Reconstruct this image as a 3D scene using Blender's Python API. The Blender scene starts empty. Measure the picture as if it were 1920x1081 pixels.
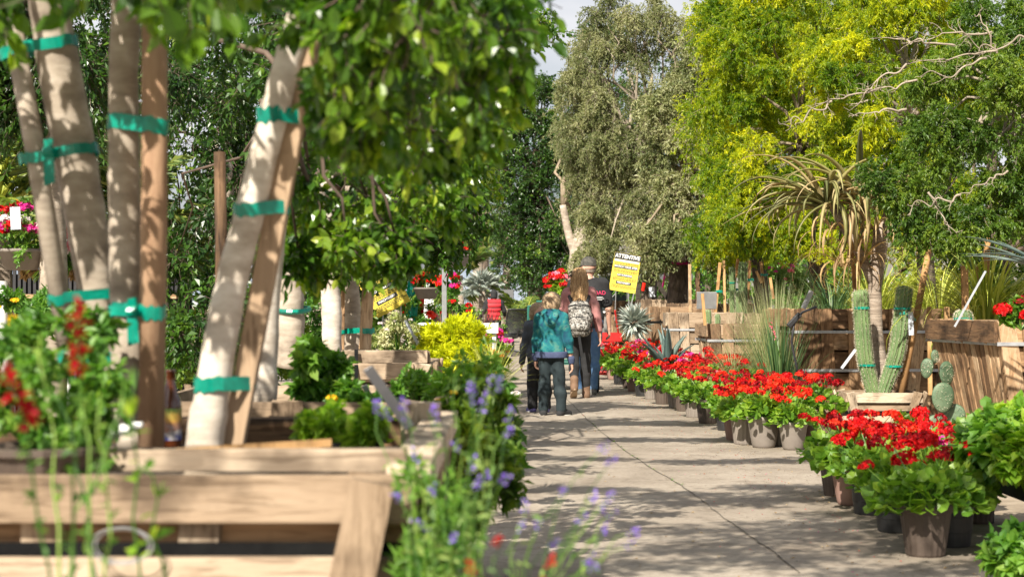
import bpy, math, random
import numpy as np
from mathutils import Vector, Matrix
S = bpy.context.scene
C = S.collection
# ------------------------------------------------------------------ camera, sky, sun, exposure
FPX, HZ, CX, CAMH = 3200.0, 572.0, 960.0, 1.13
cam_d = bpy.data.cameras.new("camera"); cam = bpy.data.objects.new("camera", cam_d); C.objects.link(cam)
cam.location = (0, 0, CAMH); cam.rotation_euler = (math.radians(90), 0, 0)
cam_d.sensor_width = 36; cam_d.lens = FPX/1920*36; cam_d.shift_y = (HZ-540.5)/1920
cam_d.clip_start = 0.1; cam_d.clip_end = 3000
cam_d.dof.use_dof = True; cam_d.dof.focus_distance = 17.5; cam_d.dof.aperture_fstop = 5.0
S.camera = cam
SUN_EL, SUN_AZ = 40.0, 204.0      # azimuth clockwise from +Y (the view direction): behind the camera, a little left
w = bpy.data.worlds.new("World"); S.world = w; w.use_nodes = True
nt = w.node_tree; bg = nt.nodes['Background']
sky = nt.nodes.new('ShaderNodeTexSky'); sky.sky_type = 'NISHITA'; sky.sun_disc = False
sky.sun_elevation = math.radians(SUN_EL); sky.sun_rotation = math.radians(SUN_AZ)
sky.dust_density = 2.5; sky.air_density = 1.0
# thin bright cloud over the blue
tc = nt.nodes.new('ShaderNodeTexCoord'); mp = nt.nodes.new('ShaderNodeMapping'); mp.inputs['Scale'].default_value = (1, 1, 3)
nz = nt.nodes.new('ShaderNodeTexNoise'); nz.inputs['Scale'].default_value = 2.2; nz.inputs['Detail'].default_value = 6
rp = nt.nodes.new('ShaderNodeValToRGB'); rp.color_ramp.elements[0].position = .36; rp.color_ramp.elements[1].position = .56
mx = nt.nodes.new('ShaderNodeMixRGB'); mx.inputs['Color2'].default_value = (9.0, 9.1, 9.5, 1)
nt.links.new(tc.outputs['Generated'], mp.inputs['Vector']); nt.links.new(mp.outputs['Vector'], nz.inputs['Vector'])
nt.links.new(nz.outputs['Fac'], rp.inputs['Fac']); nt.links.new(rp.outputs['Color'], mx.inputs['Fac'])
nt.links.new(sky.outputs['Color'], mx.inputs['Color1']); nt.links.new(mx.outputs['Color'], bg.inputs['Color'])
bg.inputs['Strength'].default_value = 0.05
sun_d = bpy.data.lights.new("sun", 'SUN'); sun = bpy.data.objects.new("sun", sun_d); C.objects.link(sun)
sun_d.energy = 5.0; sun_d.angle = math.radians(0.53); sun_d.color = (1.0, 0.935, 0.82)
az, el = math.radians(SUN_AZ), math.radians(SUN_EL)
sun_dir = Vector((math.sin(az)*math.cos(el), math.cos(az)*math.cos(el), math.sin(el)))
sun.rotation_euler = sun_dir.to_track_quat('Z', 'Y').to_euler()
sun.location = sun_dir*60
S.view_settings.view_transform = 'Standard'; S.view_settings.look = 'None'
S.view_settings.gamma = 1; S.view_settings.exposure = 0.95
S.render.engine = 'CYCLES'
S.cycles.max_bounces = 6; S.cycles.diffuse_bounces = 3; S.cycles.glossy_bounces = 2
S.cycles.transmission_bounces = 4; S.cycles.transparent_max_bounces = 4

# ------------------------------------------------------------------ helpers
PI = math.pi
def P(px, py, Y): return Vector(((px-CX)/FPX*Y, Y, CAMH-(py-HZ)/FPX*Y))      # point seen at a pixel of the photograph, Y metres away
def G(px, py):
    Y = FPX*CAMH/(py-HZ); return Vector(((px-CX)/FPX*Y, Y, 0))
def rad(deg): return math.radians(deg)
def V(*a): return Vector(a)

ORG = {}
def org(o): return ORG.get(o.name, Vector((0, 0, 0)))
def props(o, label=None, cat=None, group=None, kind=None):
    if label: o['label'] = label
    if cat: o['category'] = cat
    if group: o['group'] = group
    if kind: o['kind'] = kind
    return o
def thing(name, label, cat, loc=(0, 0, 0), group=None):
    o = bpy.data.objects.new(name, None); C.objects.link(o); o.empty_display_size = .1
    o.location = Vector(loc); ORG[o.name] = Vector(loc)
    return props(o, label, cat, group)
class MB:
    def __init__(s): s.v = []; s.f = []; s.r = []; s.n = 0
    def add(s, verts, faces, r=None):
        if r is None: r = random.random()
        n = s.n
        s.v.append(np.asarray([tuple(v) for v in verts], dtype=np.float64)); s.n += len(verts)
        for f in faces: s.f.append(tuple(i+n for i in f)); s.r.append(r)
        return s
    def box(s, c, size, rot=None, r=None, taper=(1, 1), jit=0):
        x, y, z = size[0]/2, size[1]/2, size[2]/2
        vs = []
        for k, (a, b, d) in enumerate([(-1,-1,-1),(1,-1,-1),(1,1,-1),(-1,1,-1),(-1,-1,1),(1,-1,1),(1,1,1),(-1,1,1)]):
            tx, ty = taper if d > 0 else (1, 1)
            v = Vector((a*x*tx, b*y*ty, d*z))
            if jit: v += Vector([random.uniform(-jit, jit) for _ in range(3)])
            if rot is not None: v = rot @ v
            vs.append(v+Vector(c))
        return s.add(vs, [(0,3,2,1),(4,5,6,7),(0,1,5,4),(1,2,6,5),(2,3,7,6),(3,0,4,7)], r)
    def beam(s, a, b, w, d, up=(0, 0, 1), r=None, jit=0):
        a, b = Vector(a), Vector(b); z = (b-a); L = z.length; z.normalize()
        x = Vector(up).cross(z)
        if x.length < 1e-4: x = Vector((1, 0, 0)).cross(z)
        x.normalize(); y = z.cross(x)
        R = Matrix((x, y, z)).transposed()
        return s.box((a+b)/2, (w, d, L), R, r, jit=jit)
    def tube(s, pts, radii, n=8, cap=True, r=None, sq=None):
        pts = [Vector(p) for p in pts]
        if not hasattr(radii, '__len__'): radii = [radii]*len(pts)
        vs = []; prev = None
        for i, p in enumerate(pts):
            t = (pts[min(i+1, len(pts)-1)]-pts[max(i-1, 0)]).normalized()
            if prev is None:
                x = t.cross(Vector((0, 0, 1)) if abs(t.z) < .9 else Vector((1, 0, 0))).normalized()
            else:
                x = (prev-t*prev.dot(t)).normalized()
            prev = x; y = t.cross(x)
            for k in range(n):
                a = 2*PI*k/n
                vs.append(p+(x*math.cos(a)+y*math.sin(a))*radii[i])
        fs = []
        for i in range(len(pts)-1):
            for k in range(n):
                fs.append((i*n+k, i*n+(k+1) % n, (i+1)*n+(k+1) % n, (i+1)*n+k))
        if cap: fs += [tuple(range(n-1, -1, -1)), tuple((len(pts)-1)*n+k for k in range(n))]
        return s.add(vs, fs, r)
    def lathe(s, prof, n=24, c=(0, 0, 0), r=None, flute=0, nf=0, rot=None):
        vs = []
        for (rr, z) in prof:
            for k in range(n):
                a = 2*PI*k/n; q = rr*(1+(flute if k % 2 else 0))
                v = Vector((q*math.cos(a), q*math.sin(a), z))
                if rot is not None: v = rot @ v
                vs.append(v+Vector(c))
        fs = []
        for i in range(len(prof)-1):
            for k in range(n):
                fs.append((i*n+k, i*n+(k+1) % n, (i+1)*n+(k+1) % n, (i+1)*n+k))
        return s.add(vs, fs, r)
    def arrays(s, v, f, r):
        """numpy batch: v (N,3), f (M,k) local indices, r (M,)"""
        n = s.n; s.v.append(v); s.n += len(v)
        if not hasattr(s, 'big'): s.big = []
        s.big.append((f+n, r)); return s
    def build(s, name, m, parent=None, smooth=False, bevel=0, world=True):
        me = bpy.data.meshes.new(name)
        v = np.concatenate(s.v) if s.v else np.zeros((0, 3))
        o0 = org(parent) if (parent is not None and world) else Vector((0, 0, 0))
        v = v-np.array(o0)
        big = getattr(s, 'big', [])
        loops = [np.array([i for f in s.f for i in f], dtype=np.int32)]
        sizes = [np.array([len(f) for f in s.f], dtype=np.int32)]
        rs = [np.array(s.r, dtype=np.float32)]
        for f, r in big:
            loops.append(f.reshape(-1).astype(np.int32)); sizes.append(np.full(len(f), f.shape[1], dtype=np.int32)); rs.append(np.asarray(r, dtype=np.float32))
        loops = np.concatenate(loops); sizes = np.concatenate(sizes); rs = np.concatenate(rs)
        me.vertices.add(len(v)); me.vertices.foreach_set('co', v.astype(np.float32).reshape(-1))
        me.loops.add(len(loops)); me.loops.foreach_set('vertex_index', loops)
        me.polygons.add(len(sizes)); st = np.zeros(len(sizes), dtype=np.int32); st[1:] = np.cumsum(sizes)[:-1]
        me.polygons.foreach_set('loop_start', st); me.polygons.foreach_set('loop_total', sizes)
        me.polygons.foreach_set('use_smooth', np.full(len(sizes), bool(smooth)))
        me.update(calc_edges=True)
        at = me.attributes.new('rnd', 'FLOAT', 'FACE'); at.data.foreach_set('value', rs)
        me.materials.append(m)
        o = bpy.data.objects.new(name, me); C.objects.link(o)
        if parent is not None:
            o.parent = parent; ORG[o.name] = o0
        if bevel:
            b = o.modifiers.new('bevel', 'BEVEL'); b.width = bevel; b.segments = 2; b.limit_method = 'ANGLE'
        return o
def copy_tree(root, loc=None, rotz=None, scale=None, label=None, group=None):
    def cp(o, par):
        c = o.copy(); C.objects.link(c)
        if par is not None: c.parent = par
        for ch in o.children: cp(ch, c)
        return c
    r = cp(root, None)
    if loc is not None: r.location = loc
    if rotz is not None: r.rotation_euler = (0, 0, rotz)
    if scale is not None: r.scale = (scale,)*3
    if label: r['label'] = label
    if group: r['group'] = group
    return r

# ------------------------------------------------------------------ materials
def newmat(name):
    m = bpy.data.materials.new(name); m.use_nodes = True
    return m, m.node_tree, m.node_tree.nodes['Principled BSDF']
def ramp(nt, cols, pos=None):
    n = nt.nodes.new('ShaderNodeValToRGB'); cr = n.color_ramp
    k = len(cols); pos = pos or [i/(k-1) for i in range(k)]
    while len(cr.elements) < k: cr.elements.new(.5)
    for i in range(k):
        cr.elements[i].position = pos[i]; cr.elements[i].color = (*cols[i], 1)
    return n
def coords(nt, scale=(1, 1, 1), rnd=True):
    t = nt.nodes.new('ShaderNodeTexCoord'); mp = nt.nodes.new('ShaderNodeMapping'); mp.inputs['Scale'].default_value = scale
    if rnd:
        oi = nt.nodes.new('ShaderNodeObjectInfo'); mu = nt.nodes.new('ShaderNodeMath'); mu.operation = 'MULTIPLY'; mu.inputs[1].default_value = 37.0
        ad = nt.nodes.new('ShaderNodeVectorMath'); ad.operation = 'ADD'
        nt.links.new(oi.outputs['Random'], mu.inputs[0]); nt.links.new(mu.outputs[0], ad.inputs[1]); nt.links.new(t.outputs['Object'], ad.inputs[0])
        nt.links.new(ad.outputs[0], mp.inputs['Vector'])
    else: nt.links.new(t.outputs['Object'], mp.inputs['Vector'])
    return mp
def noise(nt, mp, sc, det=4, rough=.6, dist=0):
    n = nt.nodes.new('ShaderNodeTexNoise'); n.inputs['Scale'].default_value = sc; n.inputs['Detail'].default_value = det
    n.inputs['Roughness'].default_value = rough; n.inputs['Distortion'].default_value = dist
    nt.links.new(mp.outputs[0], n.inputs['Vector']); return n
def bump(nt, b, src, st=.3, dist=.01):
    n = nt.nodes.new('ShaderNodeBump'); n.inputs['Strength'].default_value = st; n.inputs['Distance'].default_value = dist
    nt.links.new(src, n.inputs['Height']); nt.links.new(n.outputs[0], b.inputs['Normal'])
def pm(name, cols, sc=5, rough=.7, metal=0, scale=(1, 1, 1), bst=.2, bd=.005, det=5, spec=.5, useattr=0, pos=None, dist=0, rr=True, bsc=None):
    """noise-coloured surface; useattr mixes in the per-face random value"""
    m, nt, b = newmat(name)
    mp = coords(nt, scale, rr); n = noise(nt, mp, sc, det, .65, dist); fac = n.outputs['Fac']
    st = nt.nodes.new('ShaderNodeMapRange'); st.inputs['From Min'].default_value = .28; st.inputs['From Max'].default_value = .72
    nt.links.new(fac, st.inputs['Value']); fac = st.outputs[0]
    if useattr:
        a = nt.nodes.new('ShaderNodeAttribute'); a.attribute_name = 'rnd'
        mi = nt.nodes.new('ShaderNodeMix'); mi.inputs[0].default_value = useattr
        nt.links.new(fac, mi.inputs[2]); nt.links.new(a.outputs['Fac'], mi.inputs[3]); fac = mi.outputs[0]
    r = ramp(nt, cols, pos); nt.links.new(fac, r.inputs['Fac']); nt.links.new(r.outputs[0], b.inputs['Base Color'])
    b.inputs['Roughness'].default_value = rough; b.inputs['Metallic'].default_value = metal; b.inputs['Specular IOR Level'].default_value = spec
    if bst:
        n2 = noise(nt, mp, bsc or sc*4, 4, .7); bump(nt, b, n2.outputs['Fac'], bst, bd)
    return m
def leafm(name, cols, trans=.35, rough=.4, tcol=None, spec=.5, pos=None):
    m, nt, b = newmat(name)
    a = nt.nodes.new('ShaderNodeAttribute'); a.attribute_name = 'rnd'
    r = ramp(nt, cols, pos); nt.links.new(a.outputs['Fac'], r.inputs['Fac']); nt.links.new(r.outputs[0], b.inputs['Base Color'])
    b.inputs['Roughness'].default_value = rough; b.inputs['Specular IOR Level'].default_value = spec
    if trans:
        t = nt.nodes.new('ShaderNodeBsdfTranslucent'); mxn = nt.nodes.new('ShaderNodeMixShader'); mxn.inputs[0].default_value = trans
        mu = nt.nodes.new('ShaderNodeMixRGB'); mu.blend_type = 'MULTIPLY'; mu.inputs[0].default_value = 1; mu.inputs['Color2'].default_value = (*(tcol or (2.2, 2.4, .9)), 1)
        nt.links.new(r.outputs[0], mu.inputs['Color1']); nt.links.new(mu.outputs[0], t.inputs['Color'])
        out = nt.nodes['Material Output']
        nt.links.new(b.outputs[0], mxn.inputs[1]); nt.links.new(t.outputs[0], mxn.inputs[2]); nt.links.new(mxn.outputs[0], out.inputs['Surface'])
    return m
def woodm(name, cols, axis):
    sc = {'x': (1.2, 14, 14), 'y': (14, 1.2, 14), 'z': (14, 14, 1.2)}[axis]
    m, nt, b = newmat(name)
    mp = coords(nt, sc, True); n = noise(nt, mp, 1.6, 6, .65, 1.2)
    a = nt.nodes.new('ShaderNodeAttribute'); a.attribute_name = 'rnd'
    mp2 = coords(nt, (1, 1, 1), True); n3 = noise(nt, mp2, 3.5, 4, .6)
    mi = nt.nodes.new('ShaderNodeMix'); mi.inputs[0].default_value = .42
    nt.links.new(n.outputs['Fac'], mi.inputs[2]); nt.links.new(a.outputs['Fac'], mi.inputs[3])
    mr = nt.nodes.new('ShaderNodeMapRange'); mr.inputs['From Min'].default_value = .2; mr.inputs['From Max'].default_value = .8
    nt.links.new(mi.outputs[0], mr.inputs['Value'])
    r = ramp(nt, cols); nt.links.new(mr.outputs[0], r.inputs['Fac'])
    # grey-black weather stains and knots
    r2 = ramp(nt, [(.22, .20, .19), (1, 1, 1)], [.36, .52]); nt.links.new(n3.outputs['Fac'], r2.inputs['Fac'])
    mu = nt.nodes.new('ShaderNodeMixRGB'); mu.blend_type = 'MULTIPLY'; mu.inputs[0].default_value = .75
    nt.links.new(r.outputs[0], mu.inputs['Color1']); nt.links.new(r2.outputs[0], mu.inputs['Color2'])
    n4 = noise(nt, mp, 5.5, 3, .55, .4); r4 = ramp(nt, [(.42, .38, .34), (1, 1, 1)], [.36, .46]); nt.links.new(n4.outputs['Fac'], r4.inputs['Fac'])
    mu2 = nt.nodes.new('ShaderNodeMixRGB'); mu2.blend_type = 'MULTIPLY'; mu2.inputs[0].default_value = .7
    nt.links.new(mu.outputs[0], mu2.inputs['Color1']); nt.links.new(r4.outputs[0], mu2.inputs['Color2']); nt.links.new(mu2.outputs[0], b.inputs['Base Color'])
    b.inputs['Roughness'].default_value = .8; b.inputs['Specular IOR Level'].default_value = .25
    bump(nt, b, n.outputs['Fac'], .5, .006)
    return m
OLDW = [(.10, .065, .04), (.24, .15, .085), (.40, .27, .165), (.52, .39, .27)]
PALEW = [(.17, .115, .07), (.33, .24, .16), (.47, .365, .26), (.58, .48, .36)]
wood = {k: woodm('old_wood_'+k, OLDW, k) for k in 'xyz'}
pale = {k: woodm('pale_wood_'+k, PALEW, k) for k in 'xyz'}
rust = {k: woodm('brown_wood_'+k, [(.045, .03, .02), (.20, .115, .06), (.42, .26, .14), (.60, .44, .28)], k) for k in 'xyz'}
stakew = woodm('stake_wood', [(.30, .15, .06), (.48, .27, .11), (.60, .38, .18)], 'z')
M = {}
M['band'] = pm('galvanised_band', [(.38, .39, .40), (.6, .61, .62)], 12, .45, .6, bst=.1)
M['blackband'] = pm('black_band', [(.003, .003, .0035), (.012, .012, .012)], 12, .75, spec=.08, bst=.1)
M['soil'] = pm('potting_soil', [(.015, .011, .008), (.07, .05, .035), (.16, .12, .08)], 40, .95, bst=.8, bd=.02)
M['tape'] = pm('green_tie_tape', [(.0, .10, .075), (.0, .22, .15), (.01, .36, .26)], 9, .25, bst=.25)
M['bark'] = pm('smooth_pale_bark', [(.19, .15, .115), (.35, .29, .225), (.52, .45, .37)], 7, .85, scale=(1, 1, 2.5), bst=.3, bd=.006, useattr=.0)
M['white_bark'] = pm('whitewashed_bark', [(.30, .24, .18), (.52, .45, .37), (.70, .64, .56)], 7, .85, scale=(1, 1, 2.5), bst=.3, bd=.004)
M['rough_bark'] = pm('rough_grey_bark', [(.035, .026, .02), (.12, .09, .065), (.27, .21, .16)], 9, .95, scale=(2.2, 2.2, .8), bst=1, bd=.04)
M['twig'] = pm('tan_twig', [(.16, .12, .075), (.36, .29, .20)], 9, .85, bst=0)
M['palewood_twig'] = pm('bleached_branch', [(.20, .165, .12), (.42, .35, .27)], 9, .85, bst=0)
M['dark_twig'] = pm('dark_branch', [(.05, .035, .025), (.16, .11, .08)], 9, .85, bst=.2)
def concrete():
    m, nt, b = newmat('concrete_paving')
    mp = coords(nt, (1, 1, 1), False)
    n1 = noise(nt, mp, .8, 5, .6); n2 = noise(nt, mp, 30, 5, .7); n3 = noise(nt, mp, 5, 6, .75, .6)
    r1 = ramp(nt, [(.21, .172, .133), (.315, .266, .212), (.39, .338, .275)], [.3, .5, .7]); nt.links.new(n1.outputs['Fac'], r1.inputs['Fac'])
    r3 = ramp(nt, [(.50, .47, .44), (1, 1, 1)], [.30, .50]); nt.links.new(n3.outputs['Fac'], r3.inputs['Fac'])
    r2 = ramp(nt, [(.80, .79, .78), (1.08, 1.08, 1.08)], [.35, .65]); nt.links.new(n2.outputs['Fac'], r2.inputs['Fac'])
    a = nt.nodes.new('ShaderNodeMixRGB'); a.blend_type = 'MULTIPLY'; a.inputs[0].default_value = .8
    nt.links.new(r1.outputs[0], a.inputs['Color1']); nt.links.new(r3.outputs[0], a.inputs['Color2'])
    c = nt.nodes.new('ShaderNodeMixRGB'); c.blend_type = 'MULTIPLY'; c.inputs[0].default_value = 1
    nt.links.new(a.outputs[0], c.inputs['Color1']); nt.links.new(r2.outputs[0], c.inputs['Color2']); nt.links.new(c.outputs[0], b.inputs['Base Color'])
    b.inputs['Roughness'].default_value = .85; b.inputs['Specular IOR Level'].default_value = .3
    bump(nt, b, n2.outputs['Fac'], .35, .004)
    return m
M['concrete'] = concrete()
M['dirt'] = pm('bare_dirt', [(.16, .12, .08), (.29, .23, .165), (.38, .31, .23)], 3, .95, bst=.6, bd=.02, rr=False)
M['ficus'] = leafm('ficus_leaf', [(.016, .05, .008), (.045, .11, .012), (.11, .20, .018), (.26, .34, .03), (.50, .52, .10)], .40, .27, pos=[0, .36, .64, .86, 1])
M['ficus_dark_shaded'] = leafm('dark_shaded_ficus_leaf', [(.008, .03, .005), (.025, .07, .010), (.07, .15, .016), (.24, .32, .03)], .25, .35, pos=[0, .42, .8, 1])  # darker leaf tone, with the shade of the rear left crowns put into it
M['olive'] = leafm('silver_olive_leaf', [(.05, .075, .02), (.14, .17, .06), (.30, .31, .14), (.50, .48, .29)], .3, .5, (1.5, 1.5, 1))
M['palo'] = leafm('yellow_green_leaf', [(.03, .085, .004), (.10, .20, .006), (.34, .40, .008), (.72, .68, .012)], .45, .5, (1.7, 1.7, .4), pos=[0, .28, .6, .95])
M['mesq'] = leafm('mesquite_leaf', [(.02, .055, .008), (.06, .125, .012), (.13, .20, .018), (.27, .31, .03)], .35, .5)
M['shrub'] = leafm('fresh_green_leaf', [(.03, .09, .015), (.07, .18, .025), (.14, .27, .035), (.24, .34, .06)], .35, .45)
M['lime'] = leafm('lime_leaf', [(.055, .15, .015), (.14, .27, .02), (.28, .40, .04), (.40, .48, .07)], .4, .4)
M['cream'] = leafm('cream_edged_leaf', [(.14, .24, .04), (.36, .42, .12), (.62, .6, .36), (.75, .72, .5)], .3, .45, (1.2, 1.2, .9))
M['gold'] = leafm('golden_conifer_leaf', [(.26, .38, .01), (.66, .70, .012), (.86, .86, .03)], .4, .5, (1.2, 1.15, .4))
M['ger'] = leafm('geranium_leaf', [(.035, .10, .012), (.09, .20, .02), (.19, .31, .03), (.38, .48, .06)], .35, .45, (1.9, 2.1, .8))
M['grey_leaf'] = leafm('lavender_leaf', [(.06, .13, .025), (.14, .24, .05), (.27, .36, .09)], .3, .55, (1.5, 1.6, .8))
M['grass'] = leafm('bunch_grass', [(.16, .19, .07), (.32, .34, .15), (.50, .48, .26)], .3, .5, (1.3, 1.3, .9))
M['sotol'] = leafm('dark_stiff_grass', [(.03, .075, .03), (.07, .14, .05), (.15, .22, .08)], .2, .45)
M['strap'] = leafm('strap_leaf', [(.14, .20, .03), (.38, .43, .06), (.62, .62, .15)], .35, .4, (1.5, 1.5, .6))
M['spiky'] = leafm('spiky_lime_leaf', [(.22, .29, .04), (.45, .5, .08), (.6, .6, .2)], .3, .4, (1.3, 1.3, .6))
M['silver'] = leafm('silver_blade', [(.22, .27, .24), (.38, .43, .38), (.55, .58, .52)], .15, .5, (1.2, 1.2, 1))
M['agave'] = leafm('agave_leaf', [(.06, .10, .09), (.11, .165, .15), (.18, .24, .21)], .05, .45, (1, 1, 1))
M['aloe'] = leafm('aloe_leaf', [(.10, .12, .04), (.28, .26, .09), (.46, .40, .17), (.52, .38, .20)], .2, .45, (1.3, 1.3, .7))
M['dead'] = leafm('dry_leaf', [(.22, .13, .06), (.46, .31, .14), (.6, .45, .24)], .3, .6, (1.3, 1.2, .8))
M['palm'] = leafm('palm_leaf', [(.06, .12, .03), (.16, .24, .05), (.34, .38, .10)], .3, .4, (1.6, 1.6, .7))
M['cord'] = leafm('dark_red_blade', [(.04, .015, .02), (.10, .035, .03), (.18, .09, .05)], .2, .4, (1.4, 1, 1))
def petal(n, cols): return leafm(n, cols, .3, .55, (1.5, 1.2, 1.2), .3)
PET = {'red': petal('red_petal', [(.28, .001, .004), (.58, .003, .006), (.82, .02, .012)]),
       'orange': petal('orange_red_petal', [(.50, .006, .003), (.80, .028, .008), (.92, .10, .03)]),
       'dark': petal('dark_red_petal', [(.14, .0, .004), (.32, .001, .006), (.5, .006, .01)]),
       'magenta': petal('magenta_petal', [(.45, .005, .16), (.68, .02, .30), (.8, .10, .42)]),
       'pink': petal('pink_petal', [(.7, .06, .16), (.85, .22, .32), (.9, .5, .55)]),
       'white': petal('white_petal', [(.7, .66, .66), (.85, .82, .8)]),
       'purple': petal('purple_petal', [(.14, .07, .42), (.24, .14, .62), (.38, .28, .75)]),
       'yellow': petal('yellow_petal', [(.7, .45, .01), (.85, .65, .02)])}
POTM = [pm('brown_plastic_pot', [(.06, .043, .034), (.115, .085, .066)], 6, .6, bst=.1, useattr=.3),
        pm('black_nursery_pot', [(.010, .010, .010), (.035, .035, .035)], 8, .5, bst=.1),
        pm('grey_brown_pot', [(.15, .125, .105), (.25, .215, .185)], 6, .7, bst=.15, useattr=.3),
        pm('faded_terracotta_pot', [(.22, .125, .10), (.33, .21, .17)], 6, .75, bst=.15, useattr=.3)]
M['white'] = pm('white_paint', [(.68, .68, .66), (.8, .8, .78)], 5, .5, bst=.05)
M['steel'] = pm('grey_steel', [(.32, .33, .34), (.5, .51, .52)], 8, .4, .7, bst=.05)
M['black'] = pm('black_plastic', [(.012, .012, .014), (.035, .035, .038)], 8, .45, bst=.05)
M['tagw'] = pm('plant_tag_plastic', [(.42, .45, .50), (.60, .63, .68)], 10, .35, bst=.05)
M['cactus'] = pm('cactus_skin', [(.07, .125, .04), (.15, .22, .08)], 6, .6, bst=.2)
M['spine'] = pm('cactus_spine', [(.45, .40, .28), (.68, .62, .48)], 6, .7, bst=0)
M['tree_trunk_rings'] = pm('ringed_trunk', [(.16, .12, .09), (.34, .27, .21), (.46, .39, .32)], 2.2, .85, scale=(.6, .6, 9), bst=.8, bd=.02)

# ------------------------------------------------------------------ vectorised foliage
T_RH = (np.array([[0, 0, 0], [-.5, .45, .12], [0, 1, -.08], [.5, .45, .12]]), np.array([[0, 2, 1], [0, 3, 2]]))
T_LEAF = (np.array([[0, 0, 0], [-.38, .28, .06], [-.42, .62, .05], [0, 1, -.16], [.42, .62, .05], [.38, .28, .06], [0, .3, -.03], [0, .65, -.05]]),
          np.array([[0, 6, 1, 1], [1, 6, 7, 2], [2, 7, 3, 3], [0, 5, 6, 6], [5, 4, 7, 6], [4, 3, 7, 7]]))
def _tri(t):   # quads with a doubled corner -> triangles only
    v, f = t; out = []
    for q in f:
        if q[2] == q[3]: out.append(q[:3])
        else: out += [q[[0, 1, 2]], q[[0, 2, 3]]]
    return v, np.array(out)
T_LEAF = _tri(T_LEAF)
_a = np.linspace(-2.5, 2.5, 7)
T_ROUND = (np.vstack([[[0, .35, -.12]], np.array([[.5*math.sin(a)*(1 if i % 2 else .86), .5+.5*-math.cos(a)*(-1)*(1 if i % 2 else .86), .06*(1 if i % 2 else -1)] for i, a in enumerate(_a)])]),
           np.array([[0, i+1, i+2] for i in range(6)]+[[0, 7, 1]]))
def unit(a): return a/np.maximum(np.linalg.norm(a, axis=-1, keepdims=True), 1e-9)
def put(mb, pts, dirs, size, width, tmpl, rng, up=None, rnd=None, upw=.5):
    """one leaf per point, its axis along dirs"""
    n = len(pts); v, f = tmpl
    y = unit(dirs); nrm = rng.normal(size=(n, 3))*(1-upw)+np.array([0, 0, 1])*upw*1.6
    if up is not None: nrm = up+rng.normal(size=(n, 3))*.35
    x = unit(np.cross(y, nrm)); z = np.cross(x, y)
    sz = size*(rng.uniform(.65, 1.25, n) if np.isscalar(size) else 1); sz = np.asarray(sz)*np.ones(n)
    L = (x[:, None, :]*v[None, :, 0:1]*width + y[:, None, :]*v[None, :, 1:2] + z[:, None, :]*v[None, :, 2:3])*sz[:, None, None]+pts[:, None, :]
    k = len(v); F = (f[None]+(np.arange(n)*k)[:, None, None]).reshape(-1, f.shape[1])
    r = rng.random(n) if rnd is None else rnd
    mb.arrays(L.reshape(-1, 3), F, np.repeat(r, len(f)))
def segs(mb, p0, p1, r0, r1, n=3, rnd=None):
    """thin prisms from p0 to p1 (arrays)"""
    m = len(p0); d = unit(p1-p0); ref = np.tile([0.3, .2, 1.0], (m, 1)); x = unit(np.cross(d, ref)); y = np.cross(d, x)
    a = 2*np.pi*np.arange(n)/n; ring = x[:, None]*np.cos(a)[None, :, None]+y[:, None]*np.sin(a)[None, :, None]
    r0 = np.broadcast_to(r0, (m,)); r1 = np.broadcast_to(r1, (m,))
    v = np.concatenate([p0[:, None]+ring*r0[:, None, None], p1[:, None]+ring*r1[:, None, None]], 1)
    q = np.array([[i, (i+1) % n, n+(i+1) % n, n+i] for i in range(n)])
    F = (q[None]+(np.arange(m)*2*n)[:, None, None]).reshape(-1, 4)
    mb.arrays(v.reshape(-1, 3), F, np.repeat(rng0.random(m) if rnd is None else rnd, n))
rng0 = np.random.default_rng(5)
def twigs(rng, c, R, nt_, droop=0., k=4, inner=.25):
    """nt_ curved twigs radiating from clump centre c to the ellipsoid R; returns (nt_, k+1, 3)"""
    d = unit(rng.normal(size=(nt_, 3))); st = d*rng.uniform(0, inner, (nt_, 1))*R
    en = d*rng.uniform(.55, 1.12, (nt_, 1))*R
    t = np.linspace(0, 1, k+1)[None, :, None]
    p = st[:, None]*(1-t)+en[:, None]*t + rng.normal(size=(nt_, 1, 3))*np.mean(R)*.12*np.sin(t*np.pi)
    p = p+rng.normal(size=p.shape)*np.mean(R)*.03
    p[..., 2] -= (droop*np.mean(R)*t[..., 0]**2)
    return p+np.asarray(c)
def clump(mbL, mbT, rng, c, R, nt_, nl, size, width, tmpl=T_RH, droop=.2, spread=.5, trad=.0025, bias=None, upw=.5, twn=None, ldroop=0.3, tone=None):
    R = np.asarray(R if hasattr(R, '__len__') else (R,)*3, dtype=float)
    p = twigs(rng, c, R, nt_, droop); k = p.shape[1]-1
    if mbT is not None:
        q = p if twn is None else p[:twn]
        if len(q):
            a = q[:, :-1].reshape(-1, 3); b = q[:, 1:].reshape(-1, 3)
            rr = np.tile(np.linspace(1, .45, k+1), (len(q), 1))*trad
            segs(mbT, a, b, rr[:, :-1].reshape(-1), rr[:, 1:].reshape(-1))
    m = nt_*nl; ti = np.repeat(np.arange(nt_), nl); t = rng.uniform(.25, 1.0, m)*k
    i = np.minimum(t.astype(int), k-1); fr = (t-i)[:, None]
    pts = p[ti, i]*(1-fr)+p[ti, i+1]*fr; ax = unit(p[ti, i+1]-p[ti, i])
    dr = ax*(1-spread)+rng.normal(size=(m, 3))*spread; dr[:, 2] -= ldroop
    base = rng.random() if tone is None else tone
    r = np.clip(.40*base+.30*np.repeat(rng.random(nt_), nl)+.32*rng.random(m)**1.3, 0, 1)
    put(mbL, pts+rng.normal(size=pts.shape)*size*.12, dr, size, width, tmpl, rng, rnd=r, upw=upw)
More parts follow.
